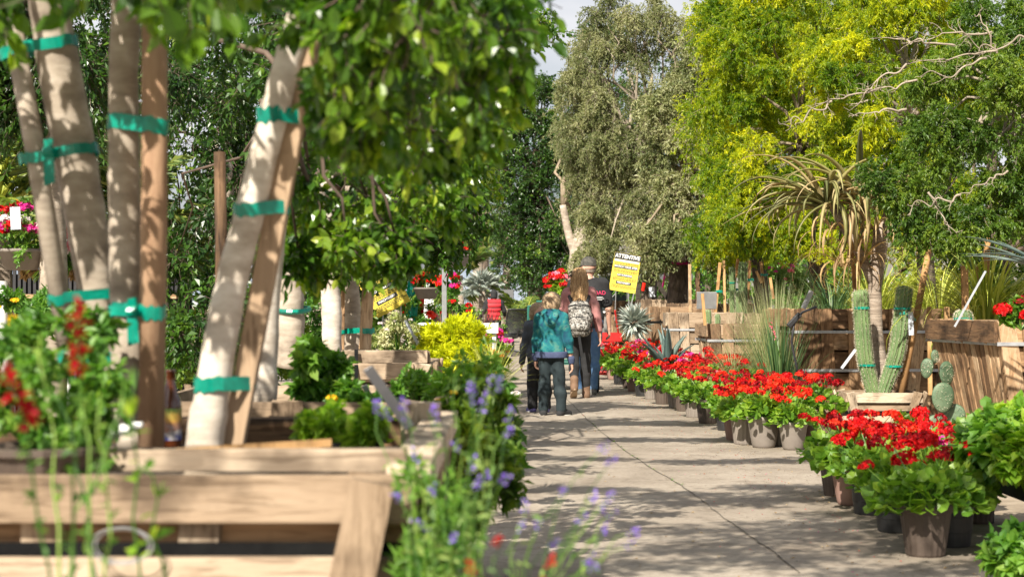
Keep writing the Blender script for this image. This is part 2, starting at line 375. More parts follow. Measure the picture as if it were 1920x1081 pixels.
def limb(mb, a, b, r0, r1, rng, n=5, wob=.06, k=7):
    a, b = Vector(a), Vector(b); L = (b-a).length
    pts = [a.lerp(b, i/n)+Vector(rng.normal(size=3))*L*wob*math.sin(PI*i/n) for i in range(n+1)]
    # rise first, then spread
    for i, p in enumerate(pts): p.z += L*.10*math.sin(PI*i/n)
    mb.tube(pts, [r0+(r1-r0)*i/n for i in range(n+1)], k)
    return pts
def crooked(mb, a, b, r0, r1, rng, n=26, k=5, wob=.05):
    """a bare branch: smooth random curve, tapering, with forking side twigs"""
    a, b = Vector(a), Vector(b); L = (b-a).length; ph = rng.uniform(0, 6, (3, 3)); am = rng.normal(size=(3, 3))*L*wob
    def pos(f): 
        o = Vector([sum(am[i][j]*math.sin((2.2+3.1*i)*f*PI+ph[i][j])/(1+i*.9) for i in range(3)) for j in range(3)]); return a.lerp(b, f)+o*math.sin(min(1, f*3)*PI/2)
    pts = [pos(i/n) for i in range(n+1)]; mb.tube(pts, [r0+(r1-r0)*(i/n)**.8 for i in range(n+1)], k)
    def twig(p, d, Lt, r, depth):
        q = [p]; v = d.normalized()
        for i in range(5): v = (v+Vector(rng.normal(size=3))*.28).normalized(); q.append(q[-1]+v*Lt/5)
        mb.tube(q, [r*(1-.15*i) for i in range(6)], 4)
        if depth:
            for j in (2, 4): twig(q[j], (v+Vector(rng.normal(size=3))*.8), Lt*.55, r*.55, depth-1)
    ax = (b-a).normalized()
    for i in range(3, n, 3): twig(pts[i], ax*.8+Vector(rng.normal(size=3))*.75, L*.22*rng.uniform(.5, 1.2), r0*.36, 1)
def blades(mb, rng, c, n, L, width, spread=.6, curve=.6, r0=.03, k=6, minel=.15, tw=0, rnd=None, thick=0, keel=.25, dirs=None, mint=0):
    """arching strap leaves from c. spread: tilt from vertical (0..1.57)"""
    c = np.asarray(c, float)
    az_ = rng.uniform(0, 2*np.pi, n); ti = np.abs(rng.normal(size=n))*spread; ti = np.minimum(ti+mint, 1.5)
    if dirs is not None: az_, ti = dirs
    Ls = L*rng.uniform(.6, 1.1, n); s = np.linspace(0, 1, k+1)
    h = np.stack([np.cos(az_), np.sin(az_), np.zeros(n)], 1)
    ang = ti[:, None]+curve*rng.uniform(.4, 1.4, (n, 1))*s[None]**1.5
    st = (Ls/k)[:, None]
    dh = np.sin(ang)*st; dz = np.cos(ang)*st
    H_ = np.concatenate([np.zeros((n, 1)), np.cumsum(dh[:, 1:], 1)], 1); Z = np.concatenate([np.zeros((n, 1)), np.cumsum(dz[:, 1:], 1)], 1)
    p = c+h[:, None]*(H_[..., None]+rng.uniform(0, r0, (n, 1, 1)))+np.stack([0*Z, 0*Z, Z], -1)
    side = np.stack([-np.sin(az_), np.cos(az_), np.zeros(n)], 1)[:, None]
    wprof = (width*.5*np.minimum(1, .7+s*1.2)*np.clip(1-s**2.2, 0.02, 1))[None, :, None]*rng.uniform(.7, 1.2, (n, 1, 1))
    nrm = np.stack([-np.cos(ang), 0*ang, np.sin(ang)], -1); nr = h[:, None]*nrm[..., 0:1]+np.array([0, 0, 1])*nrm[..., 2:3]
    Lf = p+side*wprof+nr*wprof*keel; Rt = p-side*wprof+nr*wprof*keel; Md = p-nr*wprof*thick
    v = np.stack([Lf, Md, Rt], 2); K = 3*(k+1)
    q = []
    for i in range(k):
        q += [[3*i, 3*i+1, 3*i+4, 3*i+3], [3*i+1, 3*i+2, 3*i+5, 3*i+4]]
        if thick: q += [[3*i+2, 3*i, 3*i+3, 3*i+5]]
    q = np.array(q); F = (q[None]+(np.arange(n)*K)[:, None, None]).reshape(-1, 4)
    r = rng.random(n) if rnd is None else rnd
    mb.arrays(v.reshape(-1, 3), F, np.repeat(r, len(q)))
def frond(mb, mbr, rng, base, az_, el_, L, nl, ll, lw, droop=1.2, k=10, vee=.6):
    """feather palm frond: arching rachis, leaflets both sides"""
    s = np.linspace(0, 1, k+1); ang = el_-droop*s**1.4
    st = L/k; x = np.concatenate([[0], np.cumsum(np.cos(ang[1:])*st)]); z = np.concatenate([[0], np.cumsum(np.sin(ang[1:])*st)])
    h = np.array([math.cos(az_), math.sin(az_), 0]); p = np.asarray(base)+h*x[:, None]+np.array([0, 0, 1])*z[:, None]
    mbr.tube([Vector(q) for q in p], [.014*L*(1-.8*t) for t in s], 4)
    t = rng.uniform(.15, 1, nl)*k; i = np.minimum(t.astype(int), k-1); fr = (t-i)[:, None]
    pts = p[i]*(1-fr)+p[i+1]*fr; ax = unit(p[i+1]-p[i]); side = np.array([-h[1], h[0], 0])*np.where(rng.random(nl) < .5, 1, -1)[:, None]
    d = ax*.7+side*.8+rng.normal(size=(nl, 3))*.08; d[:, 2] += .2*vee; d[:, 2] -= .25
    prof = np.sin(np.clip(t/k, .08, .97)*np.pi)**.6
    put(mb, pts, d, ll*prof, lw, T_RH, rng)
# ------------------------------------------------------------------ smooth bodies: blended capsules meshed with surface nets
def sdf_grid(prims, h, pad=.03, cuts=(), disp=None):
    A = np.array([[min(p[0][i]-p[2], p[1][i]-p[3]) for i in range(3)] for p in prims]).min(0)-pad
    B = np.array([[max(p[0][i]+p[2], p[1][i]+p[3]) for i in range(3)] for p in prims]).max(0)+pad
    n = np.ceil((B-A)/h).astype(int)+1
    d = np.full(n, .05, dtype=np.float32)
    ax = [A[i]+np.arange(n[i])*h for i in range(3)]
    for p in prims:
        a, b, ra, rb = np.array(p[0], float), np.array(p[1], float), p[2], p[3]; k = p[4] if len(p) > 4 else .03; sq = p[5] if len(p) > 5 else 1.0
        m = .05+max(ra, rb); lo = np.maximum(((np.minimum(a, b)-m-A)/h).astype(int), 0); hi = np.minimum(((np.maximum(a, b)+m-A)/h).astype(int)+2, n)
        sl = tuple(slice(lo[i], hi[i]) for i in range(3))
        X, Y, Z = np.meshgrid(*[ax[i][sl[i]] for i in range(3)], indexing='ij')
        ba = b-a; ba2 = ba.copy(); ba2[1] /= sq; L2 = max(float((ba2**2).sum()), 1e-9)
        px, py, pz = X-a[0], (Y-a[1])/sq, Z-a[2]
        t = np.clip((px*ba2[0]+py*ba2[1]+pz*ba2[2])/L2, 0, 1)
        q = (np.sqrt((px-t*ba2[0])**2+(py-t*ba2[1])**2+(pz-t*ba2[2])**2)-(ra+(rb-ra)*t))*min(1, sq)
        e = d[sl]; hh = np.clip(.5+.5*(q-e)/k, 0, 1)
        d[sl] = (q*(1-hh)+e*hh-k*hh*(1-hh)) if k > 0 else np.minimum(e, q)
    X, Y, Z = np.meshgrid(*ax, indexing='ij')
    if disp: d = d+disp(X, Y, Z).astype(np.float32)
    for c in cuts:      # c(X,Y,Z) > 0 is cut away
        d = np.maximum(d, c(X, Y, Z).astype(np.float32))
    return d, A
def nets(d, A, h):
    n = np.array(d.shape)-1; cnt = np.zeros(n, np.int32); acc = np.zeros((*n, 3)); edges = []
    for a in range(3):
        s0 = [slice(None)]*3; s1 = [slice(None)]*3; s0[a] = slice(0, -1); s1[a] = slice(1, None)
        d0, d1 = d[tuple(s0)], d[tuple(s1)]
        I = np.argwhere((d0 < 0) != (d1 < 0))
        o = [i for i in range(3) if i != a]
        ok = (I[:, o[0]] > 0) & (I[:, o[1]] > 0) & (I[:, o[0]] < n[o[0]]) & (I[:, o[1]] < n[o[1]]); I = I[ok]
        v0 = d0[tuple(I.T)]; v1 = d1[tuple(I.T)]; t = v0/(v0-v1); Pp = I.astype(float); Pp[:, a] += t
        cells = []
        for (u, v) in ((0, 0), (-1, 0), (-1, -1), (0, -1)):
            Cc = I.copy(); Cc[:, o[0]] += u; Cc[:, o[1]] += v; cells.append(Cc)
            np.add.at(cnt, tuple(Cc.T), 1); np.add.at(acc, tuple(Cc.T), Pp)
        edges.append((a, cells, v0 < 0))
    idx = np.full(n, -1); m = cnt > 0; idx[m] = np.arange(m.sum()); vs = acc[m]/cnt[m][:, None]*h+A
    F = []
    for a, cells, neg in edges:
        q = np.stack([idx[tuple(c.T)] for c in cells], 1); fl = neg if a != 1 else ~neg
        q = np.where(fl[:, None], q, q[:, ::-1]); F.append(q)
    return vs, np.concatenate(F)
def sdf_obj(name, prims, m, parent, h=.008, cuts=(), disp=None, smooth=True):
    d, A = sdf_grid(prims, h, cuts=cuts, disp=disp); v, f = nets(d, A, h)
    mb = MB(); mb.arrays(v, f, np.full(len(f), .5))
    return mb.build(name, m, parent, smooth=smooth, world=False)
def folds(seed, amp=.005, f=26):
    r = np.random.default_rng(seed); ph = r.uniform(0, 6, 6)
    return lambda X, Y, Z: amp*(np.sin(f*Z+9*X+ph[0]+2*np.sin(7*Y+ph[1]))*.6+np.sin(f*.6*Z-17*X+12*Y+ph[2])*.5+np.sin(f*1.7*Z+21*Y+ph[3])*.25)

M['skin'] = pm('skin', [(.50, .27, .19), (.64, .38, .28)], 8, .55, bst=.05)
M['denim'] = pm('blue_denim', [(.035, .08, .17), (.07, .15, .29), (.13, .23, .38)], 6, .85, bst=.4)
M['blackcloth'] = pm('black_cloth', [(.008, .008, .009), (.028, .028, .03)], 7, .9, bst=.3)
M['velour'] = pm('dark_velour', [(.005, .011, .014), (.011, .021, .025), (.022, .036, .040)], 7, .85, bst=.4)
M['pinkcloth'] = pm('dusty_pink_cloth', [(.30, .125, .12), (.46, .22, .205)], 5, .9, bst=.3)
M['brownboot'] = pm('brown_suede', [(.10, .055, .03), (.22, .13, .08)], 12, .85, bst=.3)
M['greyshoe'] = pm('grey_mesh_shoe', [(.06, .06, .055), (.2, .19, .17)], 30, .8, bst=.3)
M['tan_sole'] = pm('tan_rubber_sole', [(.28, .19, .11), (.38, .27, .17)], 30, .8, bst=.3)
M['white_sole'] = pm('white_sole', [(.55, .56, .52), (.7, .7, .66)], 10, .6, bst=.1)
M['hair_blond'] = pm('long_blond_hair', [(.24, .125, .05), (.42, .25, .11), (.60, .40, .21)], 9, .5, scale=(6, 6, .5), bst=1, bd=.015)
M['hair_boy'] = pm('short_fair_hair', [(.20, .125, .07), (.36, .245, .14), (.48, .35, .22)], 20, .6, bst=.9, bd=.01)
M['hair_grey'] = pm('short_grey_hair', [(.16, .12, .09), (.34, .28, .22)], 25, .7, bst=.8, bd=.01)
M['vest'] = pm('grey_blue_vest', [(.035, .045, .065), (.085, .095, .12)], 6, .8, bst=.3)
M['navy'] = pm('navy_rib', [(.035, .045, .10), (.07, .09, .17)], 10, .9, bst=.5)
def tie_dye():
    m, nt, b = newmat('teal_tie_dye'); mp = coords(nt, (1, 1, 1), False)
    n = noise(nt, mp, 11, 3, .55, .6); n2 = noise(nt, mp, 26, 3, .6, 1)
    r = ramp(nt, [(.006, .05, .10), (.004, .095, .125), (.008, .155, .165), (.07, .21, .17), (.015, .07, .13)], [.30, .42, .52, .62, .72]); nt.links.new(n.outputs['Fac'], r.inputs['Fac'])
    nt.links.new(r.outputs[0], b.inputs['Base Color']); b.inputs['Roughness'].default_value = .9; bump(nt, b, n2.outputs['Fac'], .3, .006); return m
M['tiedye'] = tie_dye()
def camo():
    m, nt, b = newmat('camouflage_nylon'); mp = coords(nt, (1, 1, 1), False)
    n = noise(nt, mp, 17, 2, .5, 2.2)
    r = ramp(nt, [(.02, .02, .018), (.10, .09, .075), (.30, .28, .25), (.42, .40, .37), (.06, .055, .045)], [0, .42, .5, .57, .63]); r.color_ramp.interpolation = 'CONSTANT'
    nt.links.new(n.outputs['Fac'], r.inputs['Fac']); nt.links.new(r.outputs[0], b.inputs['Base Color']); b.inputs['Roughness'].default_value = .6; return m
M['camo'] = camo()
M['darkcamo'] = pm('dark_camo_cap', [(.03, .03, .027), (.06, .055, .045), (.16, .145, .12)], 26, .8, bst=.2)

def person(name, label, loc, yaw, Ht, child=False, lf=(-.09, 0, 0), rf=(.09, 0, 0), lh=None, rh=None, head_yaw=0, sh=None, wd=1.0, group=None, foot_yaw=(0, 0), lheel=0, lean=0.0):
    """feet on z=0, facing local +Y; returns root and the joint dictionary used to dress the figure"""
    t = thing(name, label, 'person', loc, group); t.rotation_euler = (0, 0, yaw)
    s = Ht/1.75; hs = (1.32 if child else 1.0)*s; J = {}
    zs = (.80 if child else .815)*Ht; zh = (.50 if child else .515)*Ht; hw = .088*s*wd; sw = (sh or .19*s)
    hl = .118*hs; J['head'] = V(0, .03*s+lean, Ht-hl)
    J['neck'] = V(0, lean, zs+.03*s); J['pelvis'] = V(0, 0, zh+.04*s); J['waist'] = V(0, lean*.3, zh+.15*s); J['chest'] = V(0, lean*.8, zs-.12*s)
    for sd, f, hnd, fy, heel in ((-1, lf, lh, foot_yaw[0], lheel), (1, rf, rh, foot_yaw[1], 0)):
        k = 'L' if sd < 0 else 'R'
        hip = V(sd*hw, 0, zh); ank = V(f[0], f[1], .075*s+f[2]+heel*.10*s)
        kn = hip.lerp(ank, .48)+V(0, .03*s+(heel*.07*s), 0)
        shd = V(sd*sw, lean, zs-.01*s)
        hd = V(*hnd) if hnd else V(sd*(sw+.04*s), .06*s, zh-.04*s)
        el = shd.lerp(hd, .53); dl = (hd-shd).length; up = .60*s*(.92 if child else 1)
        bendd = max(0, up-dl)*.9; el += V(sd*.02*s, -.03*s-bendd*.6, -bendd*.3)
        J.update({k+'hip': hip, k+'ank': ank, k+'kn': kn, k+'sh': shd, k+'el': el, k+'hd': hd, k+'fy': fy, k+'heel': heel})
    pr = []
    pr += [(J['head']+V(0, .0, .015*hs), J['head']+V(0, .012*hs, -.02*hs), .098*hs, .082*hs, .02, 1.08), (J['head']+V(0, .045*hs, -.05*hs), J['head']+V(0, .06*hs, -.075*hs), .045*hs, .032*hs, .03)]
    c, s_ = math.cos(head_yaw), math.sin(head_yaw)
    def hy(v): v = Vector(v); return J['head']+V(v.x*c-v.y*s_, v.x*s_+v.y*c, v.z)*hs
    pr += [(hy((0, .098, .005)), hy((0, .118, -.025)), .010*hs, .016*hs, .012), (hy((-.045, .085, .022)), hy((.045, .085, .022)), .014*hs, .014*hs, .015),
           (hy((-.022, .10, -.055)), hy((.022, .10, -.055)), .009*hs, .009*hs, .006), (hy((0, .085, -.085)), hy((0, .085, -.09)), .022*hs, .02*hs, .02)]
    for sd in (-1, 1): pr += [(hy((sd*.092, -.002, .012)), hy((sd*.10, -.008, -.03)), .017*hs, .011*hs, .006)]
    pr += [(J['neck'], J['head']-V(0, .01, .06*hs), .056*s*(.9 if child else 1), .052*s*(.9 if child else 1), .03)]
    pr += [(J['chest']+V(-sw*.45, 0, .02*s), J['chest']+V(sw*.45, 0, .02*s), .13*s*wd, .13*s*wd, .05, .8), (J['waist']+V(-.05*s, 0, 0), J['waist']+V(.05*s, 0, 0), .11*s*wd, .11*s*wd, .05, .8),
           (J['chest'], J['waist'], .13*s*wd, .12*s*wd, .05, .8), (J['pelvis']+V(-.06*s, -.01, 0), J['pelvis']+V(.06*s, -.01, 0), .115*s*wd, .115*s*wd, .05, .9), (J['waist'], J['pelvis'], .115*s*wd, .12*s*wd, .05, .85)]
    for k, sd in (('L', -1), ('R', 1)):
        pr += [(J['neck']-V(0, 0, .01), J[k+'sh'], .05*s, .055*s, .04), (J[k+'sh'], J[k+'el'], .052*s, .038*s, .03), (J[k+'el'], J[k+'hd'], .04*s, .026*s, .02)]
        pr += [(J[k+'hip'], J[k+'kn'], .086*s*wd, .056*s, .04), (J[k+'kn'], J[k+'kn'].lerp(J[k+'ank'], .35), .054*s, .058*s, .03), (J[k+'kn'].lerp(J[k+'ank'], .35), J[k+'ank'], .056*s, .036*s, .03)]
        # hand: palm, four fingers with a bend, thumb from the side
        dirn = (J[k+'hd']-J[k+'el']).normalized(); g = (1.15 if child else 1)*s; wr = J[k+'hd']; pal = wr+dirn*.085*g
        fw = V(0, 1, 0); acr = (fw-dirn*fw.dot(dirn)).normalized(); inn = dirn.cross(acr)*(1 if sd > 0 else -1)
        if inn.x*sd > 0: inn = -inn
        pr += [(wr+acr*.012*g, pal+acr*.022*g, .017*g, .013*g, .012), (wr-acr*.012*g, pal-acr*.022*g, .017*g, .013*g, .012), (wr, pal, .018*g, .014*g, .012)]
        for i, fl in enumerate((.070, .080, .075, .058)):
            b0 = pal+acr*(.031-.0205*i)*g; b1 = b0+(dirn*.93+inn*.35).normalized()*fl*.45*g; b2 = b1+(dirn*.6+inn*.8).normalized()*fl*.55*g
            pr += [(b0, b1, .0088*g, .0082*g, .003), (b1, b2, .0082*g, .0068*g, .003)]
        tb = wr+dirn*.03*g+acr*.024*g; t1 = tb+(dirn*.6+acr*.7+inn*.3).normalized()*.035*g; t2 = t1+(dirn*.9+inn*.3).normalized()*.032*g
        pr += [(tb, t1, .013*g, .0105*g, .006), (t1, t2, .0105*g, .008*g, .003)]
        a = J[k+'ank']; fy = J[k+'fy']; fd = V(math.sin(fy), math.cos(fy), 0); he = J[k+'heel']
        toe = a+fd*.15*s; toe.z = .03*s; hl_ = a-fd*.035*s; hl_.z = a.z-.045*s
        J[k+'toe'] = toe; J[k+'heelp'] = hl_; pr += [(hl_, toe, .032*s, .028*s, .02), (a, hl_, .036*s, .034*s, .02), (a, a.lerp(toe, .6), .034*s, .03*s, .02)]
    sdf_obj('body', pr, M['skin'], t, h=.0055 if Ht > 1.4 else .005)
    for sd in (-1, 1):
        e = MB(); e.lathe([(.0, -.012*hs), (.009*hs, -.008*hs), (.0125*hs, 0), (.009*hs, .008*hs), (0, .012*hs)], 10, hy((sd*.034, .092, .004)))
        e.build('eye', M['white'], t, world=False, smooth=True)
    J['s'] = s; J['hs'] = hs; J['hy'] = hy; J['sw'] = sw; J['zh'] = zh; J['zs'] = zs; J['wd'] = wd
    return t, J
def top_prims(J, ex=.018, sleeve=1.0, hem=None):
    s = J['s']; sw = J['sw']; wd = J['wd']; hemz = hem if hem is not None else J['zh']
    hp = V(0, 0, hemz+.09*s)
    pr = [(J['chest']+V(-sw*.5, 0, .03*s), J['chest']+V(sw*.5, 0, .03*s), .13*s*wd+ex, .13*s*wd+ex, .05, .8), (J['chest'], hp, .145*s*wd+ex, .14*s*wd+ex, .05, .82),
          (hp+V(-.05*s, 0, 0), hp+V(.05*s, 0, 0), .13*s*wd+ex, .13*s*wd+ex, .05, .85), (hp-V(.05*s, 0, .11*s), hp-V(-.05*s, 0, .11*s), .12*s*wd+ex, .12*s*wd+ex, .05, .88)]
    for k in 'LR':
        pr += [(J['neck']-V(0, 0, .015), J[k+'sh'], .05*s+ex*.7, .058*s+ex, .04), (J[k+'sh'], J[k+'el'] if sleeve > .5 else J[k+'sh'].lerp(J[k+'el'], .75), .055*s+ex, (.045*s+ex) if sleeve > .5 else .062*s+ex*.6, .03)]
        if sleeve > .5: pr += [(J[k+'el'], J[k+'el'].lerp(J[k+'hd'], .97), .046*s+ex, .032*s+ex*.7, .02)]
    return pr
def leg_prims(J, ex=.012, hem=.06, wide=0):
    s = J['s']; wd = J['wd']
    pr = [(J['pelvis']+V(-.06*s, -.01, 0), J['pelvis']+V(.06*s, -.01, 0), .118*s*wd+ex, .118*s*wd+ex, .05, .92)]
    for k in 'LR':
        a = J[k+'kn'].lerp(J[k+'ank'], 1-hem)
        pr += [(J[k+'hip'], J[k+'kn'], .09*s*wd+ex, .06*s+ex+wide*.4, .035), (J[k+'kn'], J[k+'kn'].lerp(J[k+'ank'], .4), .06*s+ex+wide*.4, .06*s+ex+wide*.6, .03), (J[k+'kn'].lerp(J[k+'ank'], .4), a, .06*s+ex+wide*.6, .042*s+ex+wide, .03)]
    return pr
def shoes(t, J, mat, sole, boot=0):
    s = J['s']
    for k in 'LR':
        toe, hl, a = J[k+'toe'], J[k+'heelp'], J[k+'ank']; ex = .012*s
        pr = [(hl, toe, .034*s+ex, .032*s+ex, .015), (a-V(0, 0, .02*s), hl, .034*s+ex, .034*s+ex, .02), (a-V(0, 0, .01*s), a.lerp(toe, .6), .036*s+ex, .03*s+ex, .02)]
        if boot: pr += [(a, a+V(0, 0, boot), .04*s+ex, .046*s+ex, .02)]
        lowz = lambda X, Y, Z, hl=hl, toe=toe: (hl.z-.030*s)*(1)+(toe.z-hl.z)*np.clip(((Y-hl.y)/(toe.y-hl.y+1e-6)), 0, 1)-Z-.0
        sh = sdf_obj('shoe', pr, mat, t, h=.006, cuts=[lowz])
        n = (toe-hl); n.normalize(); side = n.cross(V(0, 0, 1)).normalized(); upv = side.cross(n)
        m = MB(); R = Matrix((side, n, upv)).transposed(); c = (hl+toe)/2-upv*(.030*s)
        out = []
        for i in range(20):
            an = 2*PI*i/20; out.append((math.cos(an)*.046*s*(1+.12*math.sin(an)), math.sin(an)*((toe-hl).length/2+.045*s)))
        vs = [c+R@V(x, y, -.012*s) for x, y in out]+[c+R@V(x, y, .012*s) for x, y in out]
        m.add(vs, [tuple(range(19, -1, -1)), tuple(range(20, 40))]+[(i, (i+1) % 20, 20+(i+1) % 20, 20+i) for i in range(20)])
        m.build('sole', sole, sh, world=False)
def text_obj(name, body, size, m, parent, loc, rot, bold=.0, thick=.0015, align='CENTER', label=None, sx=1.0):
    cu = bpy.data.curves.new(name, 'FONT'); cu.body = body; cu.size = size; cu.align_x = align; cu.align_y = 'CENTER'; cu.extrude = thick; cu.offset = bold
    o = bpy.data.objects.new(name+'_tmp', cu); C.objects.link(o); bpy.context.view_layer.update()
    me = bpy.data.meshes.new_from_object(o.evaluated_get(bpy.context.evaluated_depsgraph_get())); C.objects.unlink(o); bpy.data.objects.remove(o)
    me.materials.clear(); me.materials.append(m)
    ob = bpy.data.objects.new(name, me); C.objects.link(ob); ob.parent = parent
    ob.location = loc; ob.rotation_euler = rot; ob.scale = (sx, 1, 1)
    if label: ob['label'] = label
    return ob
# ------------------------------------------------------------------ SETTING
m = MB(); m.add([(-1500, -300, -.03), (1500, -300, -.03), (1500, 2500, -.03), (-1500, 2500, -.03)], [(0, 1, 2, 3)])
props(m.build('ground', M['dirt']), kind='structure')
m = MB()   # paving: one slab sheet, gently uneven edge on the bed side
ys = np.linspace(-2, 66, 70)
vs = []; fs = []
for i, y in enumerate(ys):
    vs += [(-1.0-.02*y*0, y, 0), (2.62+random.uniform(-.02, .02), y, 0), (-1.0, y, -.12), (2.62, y, -.12)]
    if i:
        a = 4*(i-1); b = 4*i; fs += [(a, a+1, b+1, b), (a+1, a+3, b+3, b+1), (a, b, b+2, a+2)]
m.add(vs, fs); path = props(m.build('path', M['concrete']), kind='structure')
# far forecourt where the path opens out to the left
m = MB(); m.box((-4.01, 45, -.06), (6, 40, .124)); props(m.build('forecourt_paving', M['concrete']), kind='structure')
crackm = pm('dark_joint', [(.06, .05, .04), (.20, .17, .13)], 20, .95, bst=.3)
m = MB(); pts = [(1036, 722), (1060, 745), (1078, 762), (1100, 785), (1138, 818), (1180, 850), (1225, 880), (1270, 905), (1312, 934), (1350, 965), (1400, 1000), (1450, 1035), (1510, 1082)]
pp = [G(*p) for p in pts]
fine = []
for a, b in zip(pp, pp[1:]):
    for k in range(6): fine.append(a.lerp(b, k/6)+V(random.uniform(-.006, .006), 0, 0))
vs = []; fs = []
for i, p in enumerate(fine):
    wd = random.uniform(.002, .006); vs += [(p.x-wd, p.y, .004), (p.x+wd, p.y, .004)]
    if i: fs.append((2*i-2, 2*i-1, 2*i+1, 2*i))
m.add(vs, fs); m.build('expansion_joint', crackm, path)
m = MB()
for yy in (27,): m.box((.8, yy, .003), (3.6, .006, .003))
m.build('control_joint', crackm, path)
# weeds growing in the joint, leaf litter
rng = np.random.default_rng(3); m = MB()
for a in fine[20:44]:
    if rng.random() < .5: blades(m, rng, (a.x, a.y, .002), 7, .022, .004, .9, .8, .01, 3)
props(m.build('joint_weeds', M['shrub']), 'small green weeds growing along the paving joint', 'weeds', kind='stuff')
m = MB(); n = 900; pts = np.stack([np.where(rng.random(n) < .6, 2.2-np.abs(rng.normal(size=n))*.5, rng.uniform(-.6, 2.2, n)), rng.uniform(6, 40, n), np.full(n, .006)], 1)
dr = rng.normal(size=(n, 3)); dr[:, 2] = 0
put(m, pts, dr, .022, .5, T_RH, rng, upw=1)
props(m.build('leaf_litter', M['dead']), 'dry leaf litter and fallen petals scattered on the path', 'leaf litter', kind='stuff')
for (kd, n, w0) in (('red', 260, .35), ('magenta', 40, .4)):
    m = MB(); pts = np.stack([1.75-np.abs(rng.normal(size=n))*w0, rng.uniform(7, 26, n), np.full(n, .006)], 1); dr = rng.normal(size=(n, 3)); dr[:, 2] = 0
    put(m, pts, dr, .012, .8, T_RH, rng, upw=1); props(m.build('fallen_petals', PET[kd]), 'fallen '+kd+' petals on the paving beside the pots', 'petals', kind='stuff')
m = MB(); n = 1400; pts = np.stack([2.0-np.abs(rng.normal(size=n))*.55, rng.uniform(6.8, 30, n), np.full(n, .005)], 1); dr = rng.normal(size=(n, 3)); dr[:, 2] = 0
put(m, pts, dr, .009, .9, T_RH, rng, upw=1); props(m.build('spilled_soil', M['soil']), 'crumbs of spilled potting soil along the pots', 'soil', kind='stuff')
# distant hills
def hill(name, X0, X1, Y, h, seed, m_):
    r = np.random.default_rng(seed); n = 60; mb = MB(); xs = np.linspace(X0, X1, n); hs = np.zeros(n)
    for k in range(1, 9): hs += np.sin(xs/(X1-X0)*k*5+r.uniform(0, 6))*(1/k)
    hs = (hs-hs.min())/(hs.max()-hs.min()); vs = []; fs = []
    D = [(0, 0), (90, .55), (190, 1), (330, .6), (520, 0)]
    for i in range(n):
        for j, (dy, q) in enumerate(D): vs.append((xs[i]+r.uniform(-9, 9), Y+dy+r.uniform(-20, 20), -4+h*q*(.35+.65*hs[i])*(1+r.uniform(-.1, .1))))
    for i in range(n-1):
        for j in range(4): a = i*5+j; fs.append((a, a+5, a+6, a+1))
    mb.add(vs, fs); return props(mb.build(name, m_), kind='structure')
hill('hills', -500, 420, 1500, 90, 4, pm('blue_grey_hill_scrub', [(.12, .15, .20), (.20, .24, .30), (.27, .29, .33)], .01, .95, bst=0, rr=False))
# building behind the right-hand trees
bm = pm('grey_stucco', [(.16, .155, .145), (.24, .23, .215)], 2, .9, bst=.3)
b = thing('nursery_building', 'low grey stucco building with a white canopy behind the right hand trees', 'building', (8, 52, 0))
m = MB(); m.box((8.5, 55, 1.75), (14, 6, 3.5)); m.build('wall', bm, b)
m = MB(); m.box((8.5, 55, 3.6), (14.8, 6.8, .22)); m.build('roof', M['steel'], b)
for xx in (3.0, 5.4, 9.5, 12.5):
    m = MB(); m.box((xx, 51.93, 1.5), (1.1, .12, 1.2)); wn = m.build('window', M['white'], b)
    m = MB(); m.box((xx, 51.9, 1.5), (.96, .10, 1.06)); m.build('pane', pm('dark_glass', [(.02, .03, .035), (.05, .06, .06)], 1, .1, bst=0), wn)
m = MB(); m.add([(2.5, 49.5, 2.35), (3.2, 49.5, 2.35), (3.2, 52, 2.9), (2.5, 52, 2.9), (2.5, 49.5, 2.29), (3.2, 49.5, 2.29), (3.2, 52, 2.84), (2.5, 52, 2.84)], [(0,1,2,3), (7,6,5,4), (0,4,5,1), (1,5,6,2), (2,6,7,3), (3,7,4,0)])
m.build('canopy', M['white'], b)
# black slatted fence, far left
f = thing('slatted_fence', 'black vertical slatted fence with a brown rail behind the hanging baskets', 'fence', (-6.5, 17.5, 0))
m = MB()
for i in range(110): m.box((-9.0+i*.052, 17.5, .78), (.03, .03, 1.5))
m.build('slat_panel', M['black'], f)
m = MB(); m.box((-6.2, 17.46, 1.22), (5.8, .05, .045)); m.build('rail', rust['x'], f)
m = MB(); m.box((-6.2, 17.6, .75), (5.8, .02, 1.4)); m.build('backing', pm('dark_backing', [(.01, .01, .01), (.025, .025, .022)], 2, .9, bst=0), f)

